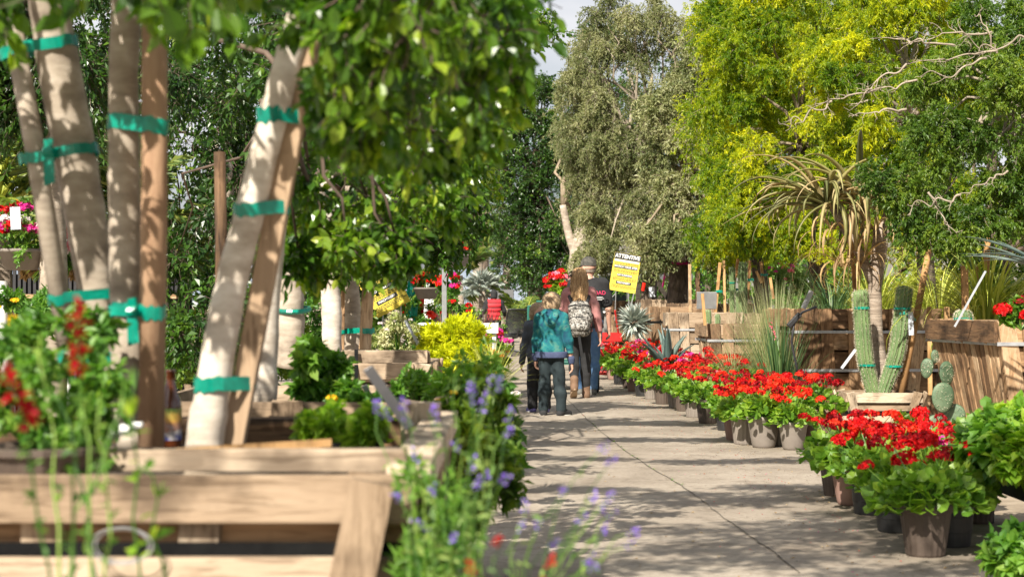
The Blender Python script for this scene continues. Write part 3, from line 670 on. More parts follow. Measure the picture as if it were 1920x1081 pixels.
# ------------------------------------------------------------------ TREES
def tree(name, label, cat, base, trunks, cl, leafm_, size, width, nt_, nl, twm, barkm, seed, tmpl=T_RH, group=None, droop=.2, spread=.5, trad=.0025, limb_r=(.03, .008), origin_top=None, twn=None, upw=.5, ldroop=.3, tipbias=None, limbs=True, limbsel=1.0):
    """trunks: list of (points, radii); cl: list of (centre, radius)"""
    rng = np.random.default_rng(seed); random.seed(seed)
    t = thing(name, label, cat, base, group)
    tops = []
    for pts, rr in trunks:
        m = MB(); Q = [Vector(p) for p in pts]; pp_, r_ = [], []
        for i in range(len(Q)-1):
            p0, p1, p2, p3 = Q[max(i-1, 0)], Q[i], Q[i+1], Q[min(i+2, len(Q)-1)]
            for k in range(6):
                f = k/6; c_ = .5*((2*p1)+(p2-p0)*f+(2*p0-5*p1+4*p2-p3)*f*f+(3*p1-p0-3*p2+p3)*f**3); q = rr[i]*(1-f)+rr[i+1]*f
                pp_.append(c_+Vector(rng.normal(size=3))*q*.02); r_.append(q*(1+rng.normal()*.02+(.05 if rng.random() < .07 else 0)))
        pp_.append(Q[-1]); r_.append(rr[-1]); m.tube(pp_, r_, 14); m.build('trunk', barkm, t, smooth=True); tops.append(Q[-1])
    L = MB(); T = MB()
    for (c, r) in cl:
        c = Vector(c)
        if limbs and rng.random() < limbsel:
            s0 = min(tops, key=lambda q: (q-c).length); limb(T, s0, c, limb_r[0], limb_r[1], rng) if not hasattr(r, '__len__') else None
        clump(L, T, rng, c, r, nt_, nl, size, width, tmpl, droop, spread, trad, twn=twn, upw=upw, ldroop=ldroop)
    T.build('branches', twm, t, smooth=True); L.build('crown', leafm_, t)
    return t
def shell_clumps(c, R, n, cr, seed, lo=.45, zmin=None, front=0):
    rng = np.random.default_rng(seed); out = []
    while len(out) < n:
        d = unit(rng.normal(size=3)); q = rng.uniform(lo, 1.0)**.6
        if front and d[1] > 0 and rng.random() < front: continue
        p = np.array(c)+d*np.array(R)*q
        if zmin and p[2] < zmin: continue
        out.append((p, cr*rng.uniform(.7, 1.3)))
    return out

def canopy(targets, z, seed, r=.36, k=1):
    # high crown clumps added between the sun and a path spot, to shade it
    rng = np.random.default_rng(seed); out = []
    for (x, y) in targets:
        for j in range(4):
            zz = z+rng.uniform(-.1, .5); q = r*rng.uniform(.85, 1.15); out.append(((x+sun_dir.x/sun_dir.z*zz+rng.normal()*.1, y+sun_dir.y/sun_dir.z*zz+rng.normal()*.06, zz), (q*1.5, q*.62, q*.5)))
    return out
# --- ficus trees in the left-hand boxes
def fic(name, label, base, trunks, pxc, seed, size=.062, nt_=12, nl=9, bark=None, mat_=None, tmpl=T_LEAF, width=.62, extra=(), lr=(.022, .006), grp='ficus trees in wooden boxes along the left side', droop=.3, ls=1.0):
    cl = [(P(x, y, Y), r) for (x, y, Y, r) in pxc]+[(Vector(c), r) for c, r in extra]
    return tree(name, label, 'tree', base, trunks, cl, mat_ or M['ficus'], size, width, nt_, nl, M['dark_twig'], bark or M['bark'], seed, tmpl, grp, droop=droop, spread=.42, trad=.0028, limb_r=lr, limbsel=ls, upw=.35, ldroop=.35)
# 1: the thick trunk far left
fic('ficus_tree', 'thick pale ficus trunk leaning left beside a thin brown stake at the left edge', P(200, 800, 4.35)*1,
    [([P(212, 810, 4.4), P(196, 640, 4.4), P(172, 480, 4.38), P(140, 290, 4.35), P(100, 60, 4.3), P(80, -60, 4.25), P(70, -200, 4.2)], [.052, .05, .05, .054, .05, .045, .04])],
    [(60, -150, 3.2, .18), (-90, 0, 3.6, .2), (150, -150, 3.0, .2), (0, -230, 3.6, .3), (200, -200, 3.9, .25), (-60, -120, 4.6, .35), (60, -300, 4.6, .35)], 11, extra=[(Vector((-1.4, 3.75, 2.08)), .24), (Vector((-1.27, 3.85, 1.93)), .17), (Vector((-1.18, 3.7, 2.1)), .2), (Vector((-1.5, 3.9, 1.85)), .15), (Vector((-1.05, 3.35, 2.0)), .16)], nt_=13)  # extra clumps are added out of view to shade the trunks
# 2: straight pale trunk
fic('ficus_tree', 'straight pale ficus trunk tied to the brown stake on its right in the foreground box', P(240, 830, 4.2),
    [([P(250, 838, 4.2), P(240, 640, 4.2), P(234, 400, 4.2), P(232, 200, 4.2), P(236, 0, 4.2), P(242, -200, 4.2)], [.042, .042, .04, .037, .036, .032])],
    [(350, -75, 3.1, .14), (270, -190, 3.2, .18), (430, -150, 3.4, .16), (300, -230, 4.0, .35), (380, -170, 4.6, .35), (180, -260, 3.4, .3), (450, -40, 5.0, .22)], 12)
# 3: leaning whitewashed trunk
fic('ficus_tree', 'whitewashed ficus trunk leaning right across the foreground box', P(395, 830, 4.0),
    [([P(382, 842, 4.0), P(398, 730, 4.0), P(428, 560, 4.0), P(470, 390, 4.0), P(515, 210, 4.0), P(556, 60, 4.0), P(590, -60, 3.95), P(610, -180, 3.9)], [.045, .041, .038, .035, .034, .032, .029, .024])],
    [(650, 60, 3.5, .16), (700, 160, 3.6, .15), (620, 190, 3.8, .10), (780, 50, 3.5, .17), (850, 150, 3.9, .13), (900, 60, 3.9, .15), (770, 220, 4.2, .13), (690, 230, 3.7, .09), (625, -10, 3.5, .11),
     (720, -50, 3.4, .13), (830, -50, 3.6, .16), (940, -30, 3.9, .14), (960, 60, 4.2, .10), (700, -260, 4.4, .3), (950, 150, 4.3, .08), (900, 240, 4.5, .07), (820, 290, 4.6, .06),
     (740, 110, 4.4, .2), (640, 110, 4.7, .12), (850, 60, 4.7, .2), (680, 250, 4.8, .10)], 13, nt_=23, size=.046, extra=canopy(((1.3, 7.6), (1.9, 8.0), (1.0, 8.6), (1.6, 8.8), (2.1, 8.7), (2.2, 7.4), (2.5, 8.2), (1.7, 7.2), (2.0, 9.3), (.6, 7.4), (1.2, 8.2), (1.7, 8.5), (.8, 7.9)), 3.3, 201), bark=M['white_bark'])
# rear white trunk of the second box and its crown
fic('ficus_tree', 'smooth white ficus trunk just behind the leaning trunk', P(495, 745, 5.9),
    [([P(492, 760, 6.1), P(498, 600, 6.1), P(512, 450, 6.1), P(530, 300, 6.1), P(540, 150, 6.1)], [.05, .047, .044, .04, .035])],
    [(600, 400, 6.4, .15), (690, 370, 6.5, .16), (780, 340, 6.6, .15), (650, 455, 6.2, .14), (740, 440, 6.3, .13), (840, 380, 6.8, .13), (860, 290, 7.0, .14), (570, 330, 6.3, .16), (700, 280, 6.8, .2), (910, 210, 7.2, .14),
     (560, 480, 6.3, .11), (600, 490, 6.4, .09), (800, 240, 7.2, .2), (930, 130, 7.4, .2), (620, 240, 7.2, .25), (520, 390, 6.8, .16), (860, 120, 7.5, .25), (750, 480, 6.3, .07), (700, 420, 7.0, .2),
     (600, 120, 6.9, .25), (700, 120, 7.2, .25), (360, -60, 6.6, .2)], 14, nt_=26, size=.050, lr=(.013, .004),  extra=canopy(((1.0, 10.2), (1.5, 10.0), (2.0, 10.3), (.5, 10.5), (1.3, 12.4), (.6, 12.6), (1.7, 10.6), (1.2, 9.9), (1.9, 12.5)), 3.5, 202, .27), nl=10, bark=M['white_bark'])
# shaded trunk
fic('ficus_tree', 'ficus trunk in dappled shade with a green tape, left of the white trunks', P(545, 660, 9),
    [([P(545, 690, 9), P(545, 600, 9), P(543, 520, 9), P(545, 400, 9), P(548, 250, 9)], [.075, .072, .07, .065, .055])],
    [(540, 150, 9, .35), (570, 60, 9, .4), (480, 440, 12.5, .3), (390, 400, 12, .35), (330, 480, 12, .35), (420, 520, 12, .33), (390, 600, 11.6, .3), (470, 590, 12, .3), (340, 630, 11, .2), (450, 330, 12.5, .4),
     (700, 200, 9.4, .35), (600, 260, 12.5, .4), (520, 330, 12.5, .35), (640, 320, 12.5, .35)], 15, nt_=34, extra=canopy(((.3, 14.0), (1.0, 16.4), (1.7, 16.2), (.3, 16.5), (1.4, 16.6), (.7, 16.3), (1.0, 14.4), (1.7, 14.3)), 3.7, 203, .3), lr=(.012, .004), ls=.3, nl=13, size=.06, tmpl=T_RH, mat_=M['ficus_dark_shaded'], width=.6)
# box three: white trunk and its neighbour
fic('ficus_tree', 'bright white ficus trunk standing in the third wooden box', P(622, 670, 10.6),
    [([P(622, 672, 10.6), P(622, 600, 10.6), P(618, 520, 10.6), P(612, 450, 10.6), P(610, 330, 10.6)], [.063, .06, .062, .058, .05])],
    [(640, 440, 11, .3), (690, 440, 12.8, .18), (590, 420, 11, .3), (770, 430, 13.3, .24), (820, 405, 13.4, .28), (862, 350, 13.6, .3), (720, 380, 13.2, .4), (800, 330, 13.6, .4), (868, 270, 13.8, .34), (640, 340, 12.6, .4), (920, 225, 14, .24), (780, 250, 13.6, .45), (720, 480, 13.2, .12), (560, 500, 11, .15)], 16, nt_=30, extra=canopy(((.3, 19), (1.0, 19.3), (1.7, 19.0), (.7, 22), (1.4, 22.3), (2, 22.0)), 3.9, 204, .34), nl=12, bark=M['white_bark'], tmpl=T_RH, width=.55)
fic('ficus_tree', 'ficus trunk tied to a brown stake with green tape in the third wooden box', P(668, 655, 11.4),
    [([P(664, 660, 11.4), P(660, 590, 11.4), P(655, 520, 11.4), P(652, 450, 11.4), P(660, 350, 11.4)], [.07, .065, .06, .055, .05])],
    [(830, 470, 13.4, .2), (850, 440, 13.6, .28), (790, 400, 13.5, .4), (880, 400, 14, .22), (840, 330, 14, .4), (700, 420, 13, .4), (890, 330, 14.4, .25), (860, 210, 14, .4)], 17, nt_=30, extra=canopy(((.6, 26), (1.4, 26.5), (.8, 30), (1.6, 31)), 4.2, 205, .45), nl=12, tmpl=T_RH, width=.55)
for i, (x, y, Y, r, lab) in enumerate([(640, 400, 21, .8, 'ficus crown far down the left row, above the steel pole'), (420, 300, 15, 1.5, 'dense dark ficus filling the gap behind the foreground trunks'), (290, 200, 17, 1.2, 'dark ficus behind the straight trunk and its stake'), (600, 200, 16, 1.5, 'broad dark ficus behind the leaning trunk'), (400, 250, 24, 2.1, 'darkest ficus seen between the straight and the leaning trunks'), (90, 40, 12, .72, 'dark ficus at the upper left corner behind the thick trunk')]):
    c = P(x, y, Y); fic('ficus_tree', lab, (c.x, c.y, 0), [([(c.x, c.y, 0), (c.x+.04, c.y, 1), (c.x, c.y, c.z)], [.11, .1, .07])], [], 30+i, nt_=44, nl=14, tmpl=T_RH, width=.5, mat_=M['ficus_dark_shaded'],
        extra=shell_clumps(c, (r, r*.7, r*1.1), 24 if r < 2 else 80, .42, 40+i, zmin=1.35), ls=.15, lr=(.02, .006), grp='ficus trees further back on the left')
# unseen ficus trees added around the camera so their crowns dapple the near path
for i, (x, y, z, r) in enumerate([(-1.9, -1.9, 3.6, .95), (2.6, .3, 4.6, .8)]):
    fic('ficus_tree', ['added ficus tree out of view behind the camera on the left', 'added tall ficus tree out of view right of the camera'][i], (x, y, 0), [([(x, y, 0), (x+.05, y, 1.5), (x, y, z)], [.07, .06, .05])], [], 60+i, nt_=26, nl=10, size=.075, tmpl=T_RH, width=.6,
        extra=shell_clumps((x, y, z), (r, r, r*.8), 15, .42, 70+i), grp='added ficus trees outside the picture')

# --- right-hand trees
c = P(1195, 215, 32)
ol = shell_clumps(c, (1.5, 1.3, 2.5), 95, .42, 5, zmin=2.1, front=.5)+shell_clumps(P(1085, 210, 33), (.35, .5, 1.5), 20, .34, 311)+shell_clumps(P(1110, 330, 31.5), (.55, .7, 1.3), 16, .35, 6, zmin=2.2)+shell_clumps(P(1180, 480, 31), (1.0, .7, .35), 14, .28, 8, zmin=1.9)
tree('olive_tree', 'grey-leaved tree with pale twigs and a rough trunk above the yellow sign', 'tree', (2.55, 32, 0),
     [([(2.55, 32, 0), (2.56, 32, 1.2), (2.58, 32, 2.2), (2.5, 32, 3.6)], [.17, .155, .14, .10])], ol, M['olive'], .070, .26, 46, 22, M['palewood_twig'], M['rough_bark'], 21, droop=.5, trad=.003, limb_r=(.04, .008), twn=30, limbsel=.5, spread=.6, ldroop=.2)
def skirt(x0, x1, y, Y, n, r, seed, dy=18):
    rr = np.random.default_rng(seed); return [(P(x0+(x1-x0)*(i+.5)/n+rr.normal()*10, y+rr.normal()*dy, Y+rr.normal()*.25), r*rr.uniform(.8, 1.2)) for i in range(n)]
c2 = P(1310, 290, 29)
tree('olive_tree', 'grey-green tree whose dark trunk wears a pink ribbon', 'tree', (2.82, 29, 0),
     [([(2.78, 29, 0), (2.80, 29, 1.1), (2.86, 29, 2.1), (3.0, 29, 3.3)], [.20, .18, .155, .11])], shell_clumps(c2, (.9, 1.0, 2.2), 48, .4, 9, zmin=1.95, front=.5)+shell_clumps(P(1300, 455, 28.6), (.9, .6, .4), 12, .3, 12, zmin=1.9)+skirt(1200, 1380, 440, 28.2, 8, .3, 304), M['olive'], .07, .4, 44, 18, M['twig'], M['rough_bark'], 22, droop=.4, trad=.004, limb_r=(.05, .010), twn=14, limbsel=.4, spread=.6)
c3 = P(1490, 190, 24)
tree('palo_verde_tree', 'big yellow-green fine-leaved tree filling the upper right', 'tree', (4.5, 24.6, 0),
     [([(4.5, 24.6, 0), (4.45, 24.6, 1.2), (4.3, 24.5, 2.2), (4.1, 24.3, 3.4)], [.14, .13, .11, .08])], shell_clumps(c3, (1.45, 1.1, 2.1), 88, .36, 31, zmin=1.95, front=.5)+skirt(1340, 1660, 425, 23.6, 12, .3, 301), M['palo'], .058, .26, 64, 34, M['twig'], M['rough_bark'], 23, droop=.35, trad=.003, limb_r=(.03, .006), twn=14, limbsel=.3, spread=.55)
c4 = P(1420, 150, 27)
tree('palo_verde_tree', 'green fine-leaved tree between the grey tree and the yellow one', 'tree', (3.9, 27, 0),
     [([(3.9, 27, 0), (3.95, 27, 1.3), (3.8, 27, 2.4), (3.8, 27, 3.6)], [.13, .12, .1, .08])], shell_clumps(c4, (1.05, 1.0, 2.7), 66, .4, 33, zmin=2.0, front=.5)+skirt(1300, 1480, 440, 26.4, 8, .3, 302), M['palo'], .060, .28, 60, 30, M['twig'], M['rough_bark'], 24, droop=.3, trad=.0035, limb_r=(.04, .008), twn=9, limbsel=.35, spread=.55)
c5 = P(1700, 150, 21)
tree('palo_verde_tree', 'yellow-green tree with bleached twigs behind the aloe', 'tree', (5.2, 21.4, 0),
     [([(5.3, 21.4, 0), (5.2, 21.4, 1.4), (5.1, 21.3, 2.4), (4.9, 21.2, 3.4)], [.12, .11, .09, .07])], shell_clumps(c5, (1.4, 1.0, 1.8), 78, .32, 35, zmin=2.0, front=.5)+skirt(1560, 1820, 400, 20.8, 8, .26, 303), M['palo'], .052, .26, 64, 34, M['palewood_twig'], M['rough_bark'], 25, droop=.3, trad=.0035, limb_r=(.03, .006), twn=10, limbsel=.35, spread=.55)
c6 = P(1880, 215, 14.6)
mq = tree('mesquite_tree', 'darker green tree with bare bleached branches at the right edge', 'tree', (4.7, 14.9, 0),
     [([(4.7, 14.9, .8), (4.65, 14.9, 1.6), (4.5, 14.8, 2.3), (4.4, 14.7, 2.9)], [.07, .065, .055, .045])], shell_clumps(c6, (.95, .8, 1.0), 46, .24, 37, zmin=1.75, front=.4)+[(P(x, y, 14.2), .2) for x, y in ((1700, 330), (1760, 380), (1700, 410), (1830, 400), (1770, 300), (1880, 420), (1800, 440), (1900, 350), (1640, 330), (1680, 370), (1740, 440), (1720, 250), (1850, 340), (1790, 230))], M['mesq'], .040, .40, 60, 26, M['palewood_twig'], M['rough_bark'], 26, droop=.3, trad=.0025, limb_r=(.022, .005), twn=10, limbsel=.35, spread=.55)
rng = np.random.default_rng(77)
for (a, b_) in (((1930, 75), (1790, 85)), ((1860, 60), (1700, 75)), ((1870, 95), (1700, 120)), ((1850, 110), (1720, 150)), ((1700, 120), (1600, 190)), ((1790, 85), (1640, 70)), ((1720, 150), (1620, 175)), ((1700, 205), (1590, 215)), ((1890, 320), (1800, 365)), ((1740, 360), (1790, 440)), ((1800, 365), (1700, 395)), ((1870, 100), (1830, 20)), ((1650, 165), (1520, 200)), ((1560, 190), (1470, 240))):
    m = MB(); A = P(*a, 13.5); B = P(*b_, 13.5); crooked(m, A, B, .010, .0022, rng)
    for k in ():
        p = pl[k]; e = p+Vector(rng.normal(size=3))*.09+V(-.05, 0, -.02); m.tube([p, p.lerp(e, .5)+Vector(rng.normal(size=3))*.02, e], [.0045, .003, .0018], 4); g_ = e+Vector(rng.normal(size=3))*.06; m.tube([p.lerp(e, .5), g_], [.003, .0015], 3)
    m.build('dead_branch', M['palewood_twig'], mq, smooth=True)
c7 = P(1003, 345, 45)
tree('ficus_tree', 'tall dark clipped ficus column beyond the people', 'tree', (c7.x, 45, 0), [([(c7.x, 45, 0), (c7.x, 45, 2), (c7.x, 45, 4)], [.2, .18, .12])],
     shell_clumps(c7, (.95, .85, 2.95), 110, .4, 41, front=.5, lo=.7)+skirt(950, 1070, 170, 44.6, 5, .45, 305, 10)+skirt(945, 1075, 230, 44.6, 5, .45, 306, 10)+[(P(x, y, 44.4), .42) for y in range(280, 540, 36) for x in (940, 985, 1030, 1068)]+shell_clumps(P(1050, 470, 44), (.6, .6, .9), 14, .4, 42), M['ficus_dark_shaded'], .07, .6, 40, 12, M['dark_twig'], M['rough_bark'], 27, limb_r=(.04, .01), limbsel=.4)
tree('shade_tree', 'pale grey trunk of a forked tree right behind the man in the cap', 'tree', (1.45, 37, 0), [([(1.40, 37, 0), (1.42, 37, 1.6), (1.45, 37, 2.3), (1.6, 37, 3.2)], [.24, .22, .2, .12]), ([(1.45, 37, 2.1), (1.25, 37, 2.6), (1.1, 37, 3.3)], [.12, .09, .07])],
     shell_clumps((1.9, 37.5, 4.2), (1.0, .8, 1.6), 34, .45, 43), M['olive'], .065, .4, 30, 12, M['twig'], M['bark'], 28, limb_r=(.05, .01))
for i, (x, y, Y, R, n, mt, lab) in enumerate([(1330, 300, 47, (3.0, 1.2, 3.6), 60, 'ficus_dark_shaded', 'dense green screen tree behind the grey trees'), (1620, 240, 40, (3.2, 1.2, 3.8), 70, 'mesq', 'dense green screen tree behind the yellow-green trees'), (1860, 240, 30, (2.4, 1.0, 3.2), 56, 'mesq', 'dense green screen tree at the far right'),
                                               (1130, 250, 60, (2.0, 1.2, 4.6), 50, 'ficus_dark_shaded', 'tall dark screen tree beyond the forked grey trunk'), (1560, 520, 36, (1.6, .6, .9), 22, 'shrub', 'bright green bush under the trees behind the stakes'), (1240, 530, 44, (1.4, .6, .9), 22, 'shrub', 'bright green bush under the trees behind the white beam'), (1400, 520, 41, (1.3, .6, .9), 20, 'shrub', 'bright green bush behind the tall stakes'), (1720, 500, 30, (1.5, .6, 1.0), 26, 'strap', 'yellowish bush behind the tree aloe and the strap leaves'), (1880, 470, 24, (1.0, .6, 1.0), 24, 'mesq', 'dark bush at the far right behind the strap leaves')]):
    c = P(x, y, Y); tree('screen_tree' if R[2] > 2 else 'bush', lab, 'tree' if R[2] > 2 else 'bush', (c.x, Y, 0), [([(c.x, Y, 0), (c.x, Y, c.z*.6), (c.x, Y, c.z)], [.15, .12, .08])], shell_clumps(c, R, n, .55 if R[2] > 2 else .35, 50+i, front=.6, zmin=.6), M[mt], .085, .6, 36, 12, M['dark_twig'], M['rough_bark'], 80+i, limb_r=(.05, .012), limbsel=.3, group='trees closing the view on the right' if R[2] > 2 else None)
# far centre: pale feathery trees, fan palm, hanging palm fronds
c = P(905, 400, 70)
tree('acacia_tree', 'airy yellowish tree far down the path in front of the sky', 'tree', (c.x, 70, 0), [([(c.x, 70, 0), (c.x+.1, 70, 3), (c.x+.2, 70, 6)], [.2, .16, .1])], shell_clumps((c.x, 70, 6.6), (1.0, 1, 2.4), 20, .5, 52), M['grass'], .09, .3, 26, 10, M['twig'], M['rough_bark'], 90, droop=.6, trad=.012)
def fan_palm(name, label, c, trunk_h, mt, nf, L, seed, tr=.16, hang=.5):
    rng = np.random.default_rng(seed); random.seed(seed); t = thing(name, label, 'palm tree', (c[0], c[1], 0)); m = MB(); m.tube([(c[0], c[1], 0), (c[0]+.03, c[1], trunk_h*.5), (c[0], c[1], trunk_h)], [tr, tr*.85, tr*.8], 10)
    m.build('trunk', M['tree_trunk_rings'], t, smooth=True); L_ = MB(); st = MB(); top = np.array([c[0], c[1], trunk_h])
    for i in range(nf):
        az_ = rng.uniform(0, 2*PI); el_ = rng.uniform(-hang, 1.35); d = np.array([math.cos(az_)*math.cos(el_), math.sin(az_)*math.cos(el_), math.sin(el_)])
        hub = top+d*L*.55; st.tube([Vector(top), Vector(hub)], [.02, .012], 4)
        sd = unit(np.cross(d, [0, 0, 1])); upn = np.cross(sd, d); n = 34; a = np.linspace(-1.9, 1.9, n)
        dirs = d*np.cos(a)[:, None]+sd*np.sin(a)[:, None]+upn*.15; dirs[:, 2] -= .25+.2*rng.random(n)
        put(L_, np.tile(hub, (n, 1)), dirs, L*.55*(1-.2*np.abs(a)/1.9), .10, T_RH, rng, up=upn)
    L_.build('fronds', mt, t); st.build('frond_stalks', mt, t); return t
q = P(903, 560, 40); fan_palm('silver_fan_palm', 'silver-white fan palm far down the path', (q.x, 40), 1.45, M['silver'], 26, .55, 5, .10, hang=.3)
q = P(905, 560, 62); fan_palm('tall_fan_palm', 'tall green fan palm with hanging fronds far down the path', (q.x-.2, 62), 4.6, M['palm'], 26, 1.5, 6, .22, hang=1.2)
q = P(860, 560, 50); fan_palm('tall_fan_palm', 'pale green palm left of the silver fan palm', (q.x, 50), 2.0, M['palm'], 24, 1.2, 7, .16, hang=.9)
q = P(950, 560, 80); fan_palm('tall_fan_palm', 'distant palm just left of the dark ficus column', (q.x, 80), 3.0, M['palm'], 20, 1.3, 8, .2, hang=1.1)
def feather_palm(name, label, base, h, nf, L, seed, mt='palm', nl=110, ll=.42, lw=.07, tr=.15, el=(.1, 1.4)):
    rng = np.random.default_rng(seed); random.seed(seed); t = thing(name, label, 'palm tree', (base[0], base[1], 0)); m = MB()
    m.tube([(base[0], base[1], 0), (base[0], base[1], h)], [tr, tr*.85], 10); m.build('trunk', M['tree_trunk_rings'], t, smooth=True)
    a = MB(); b = MB()
    for i in range(nf): frond(a, b, rng, (base[0], base[1], h), 2*PI*i/nf*2.4+rng.uniform(-.3, .3), rng.uniform(*el), L*rng.uniform(.8, 1.1), nl, ll, lw, droop=rng.uniform(.9, 1.6))
    a.build('leaflets', M[mt], t); b.build('frond_ribs', M['strap'], t, smooth=True); return t
q = P(985, 560, 40); feather_palm('cycad', 'bushy green cycad at the foot of the dark ficus column', (q.x, 40), .55, 26, 1.5, 9, ll=.28)
q = P(60, 330, 14); feather_palm('date_palm', 'yellow-green feather palm behind the hanging baskets at far left', (q.x-.3, 14), 1.9, 24, 1.7, 10, nl=150, ll=.34, lw=.06)
q = P(200, 330, 15); feather_palm('date_palm', 'feather palm seen between the thick and the straight ficus trunks', (q.x+.1, 15), 1.6, 20, 1.2, 11, nl=130, ll=.3, lw=.06)
# ------------------------------------------------------------------ WOODEN TREE BOXES
def wood_box(label, c, wx, wy, ztop, h, rot=0, taper=.84, mats=wood, cleats=(-.86, .1, .86), cw=.11, bands=(.78, .28), bandm='band', rough_left=True, seed=0, nplank=5, th=.026, rim=True, rimw=.10, soil=True, group='wooden tree boxes beside the path', name='tree_box', side_mats=None):
    taper = taper-.05 if taper < .87 and h > .5 else taper
    random.seed(seed); c = Vector((c[0], c[1], 0)); t = thing(name, label, 'planter box', c, group); R = Matrix.Rotation(rot, 3, 'Z')
    zb = ztop-h
    sides = [((0, -1), (1, 0), wx/2, wy/2), ((1, 0), (0, 1), wy/2, wx/2), ((0, 1), (-1, 0), wx/2, wy/2), ((-1, 0), (0, -1), wy/2, wx/2)]
    def pt(nx, u, q, half_u, half_n, f, out=0):   # q in -1..1 along the side, f height fraction
        k = taper+(1-taper)*f; n_ = Vector((nx[0], nx[1], 0)); u_ = Vector((u[0], u[1], 0))
        return c+R@(u_*(q*half_u*k)+n_*(half_n*k+out))+V(0, 0, zb+h*f)
    for si, (n_, u, hu, hn) in enumerate(sides):
        N = R@V(n_[0], n_[1], 0); axm = mats['x' if si in (0, 2) else 'y']; m = MB(); rl = rough_left and si == 3
        if rl:
            q = -1
            mz = MB()
            while q < .98:
                w_ = random.uniform(.07, .13)/hu; qc = min(q+w_/2, .99)
                mz.beam(pt(n_, u, qc, hu, hn, 0, random.uniform(-.006, .004)), pt(n_, u, qc+random.uniform(-.02, .02), hu, hn, 1-.02*random.random(), random.uniform(-.006, .006)), w_*hu*taper*.94, th, up=N, jit=.004); q += w_
            mz.build('side_panel', mats['z'], t)
            m = MB(); m.beam(pt(n_, u, -1.01, hu, hn, .91, th), pt(n_, u, 1.01, hu, hn, .91, th), h*.16, th, up=N, jit=.003); m.build('top_board', axm, t)
        else:
            for k in range(nplank):
                f0 = (k+.5)/nplank; wz = h/nplank*.89
                m.beam(pt(n_, u, -1, hu, hn, f0), pt(n_, u, 1, hu, hn, f0+random.uniform(-.006, .006)), wz, th, up=N, jit=.004)
            m.build('side_panel', axm if side_mats is None else side_mats['x' if si in (0, 2) else 'y'], t)
            for q in cleats:
                m = MB(); m.beam(pt(n_, u, q, hu, hn, 0, th), pt(n_, u, q+random.uniform(-.02, .02), hu, hn, .995, th+.001), cw, th*.9, up=N, jit=.004); m.build('cleat', mats['z'], t)
    for f in bands:
        m = MB()
        for si, (n_, u, hu, hn) in enumerate(sides):
            N = R@V(n_[0], n_[1], 0); o = th*(1.0 if (rough_left and si == 3) else 1.55)+.004
            if si == 3 and rough_left: o = th*.6
            m.beam(pt(n_, u, -1.0-o/hu, hu, hn, f, o), pt(n_, u, 1.0+o/hu, hu, hn, f, o), .028 if bandm == 'band' else .03, .003, up=N)
        m.build('metal_band' if bandm == 'band' else 'strap', M[bandm], t)
    if soil:
        m = MB(); k = .985; g = 14; vs = []; fs = []
        for i in range(g+1):
            for j in range(g+1):
                vs.append(c+R@V((i/g*2-1)*wx/2*k*.97, (j/g*2-1)*wy/2*k*.97, 0)+V(0, 0, ztop-.085+random.uniform(-.012, .012)))
        for i in range(g):
            for j in range(g): a = i*(g+1)+j; fs.append((a, a+g+1, a+g+2, a+1))
        m.add(vs, fs); m.build('soil', M['soil'], t)
    return t, pt, R
def stake(label, a, b, w_=.04, tapes=(), mat_=None, rnd_=False, group='wooden stakes', partner=None, name='wooden_stake', tw=.022):
    """a stake; tapes = heights 0..1 along it, each tape looped round the stake and the trunk beside it (partner: offset and radius)"""
    t = thing(name, label, 'stake', Vector(a), group); m = MB(); a = Vector(a); b = Vector(b)
    if rnd_: m.tube([a, a.lerp(b, .5)+V(.004, 0, 0), b], [w_/2, w_/2, w_/2.1], 10); m.build('post', mat_ or stakew, t, smooth=True)
    else: m.beam(a, b, w_, w_*.8, up=(0, 1, 0), jit=.001); m.build('post', mat_ or stakew, t, bevel=.002)
    for (f, c0, r0, c1, r1, *kk) in tapes:     # tape round two discs: stake side and trunk side
        m = MB(); c0 = Vector(c0); c1 = Vector(c1); d = (c1-c0); dd = d.copy(); n = 12
        ux = dd.normalized(); up = V(0, 0, 1); uy = up.cross(ux).normalized(); up = ux.cross(uy)
        ring = []
        for i in range(n+1): an = PI/2+PI*i/n; ring.append(c0+(ux*math.cos(an)+uy*math.sin(an))*r0)
        for i in range(n+1): an = -PI/2+PI*i/n; ring.append(c1+(ux*math.cos(an)+uy*math.sin(an))*r1)
        k = len(ring); vs = []; hh = tw/2*f
        for i, p in enumerate(ring):
            wv = random.uniform(-.35, .35)*hh; vs += [p-up*hh+up*wv, p+up*hh+up*wv]
        m.add(vs, [(2*i, (2*i+2) % (2*k), (2*i+3) % (2*k), 2*i+1) for i in range(k)])
        if kk:    # knot with loose ends
            q = c0.lerp(c1, .55)-V(0, max(r0, r1)+.004, 0)
            m.tube([q+V(-.012, -.004, .0), q+V(.012, -.008, 0)], [.013, .012], 8)
            m.add([q+V(-.014, -.005, 0), q+V(.012, -.005, 0), q+V(.016, -.008, -.075), q+V(-.010, -.012, -.085)], [(0, 1, 2, 3)])
            m.add([q+V(-.010, -.005, 0), q+V(.010, -.005, 0), q+V(.012, -.010, .035), q+V(-.012, -.010, .030)], [(0, 1, 2, 3)])
        m.build('tie_tape', M['tape'], t, smooth=False)
    return t
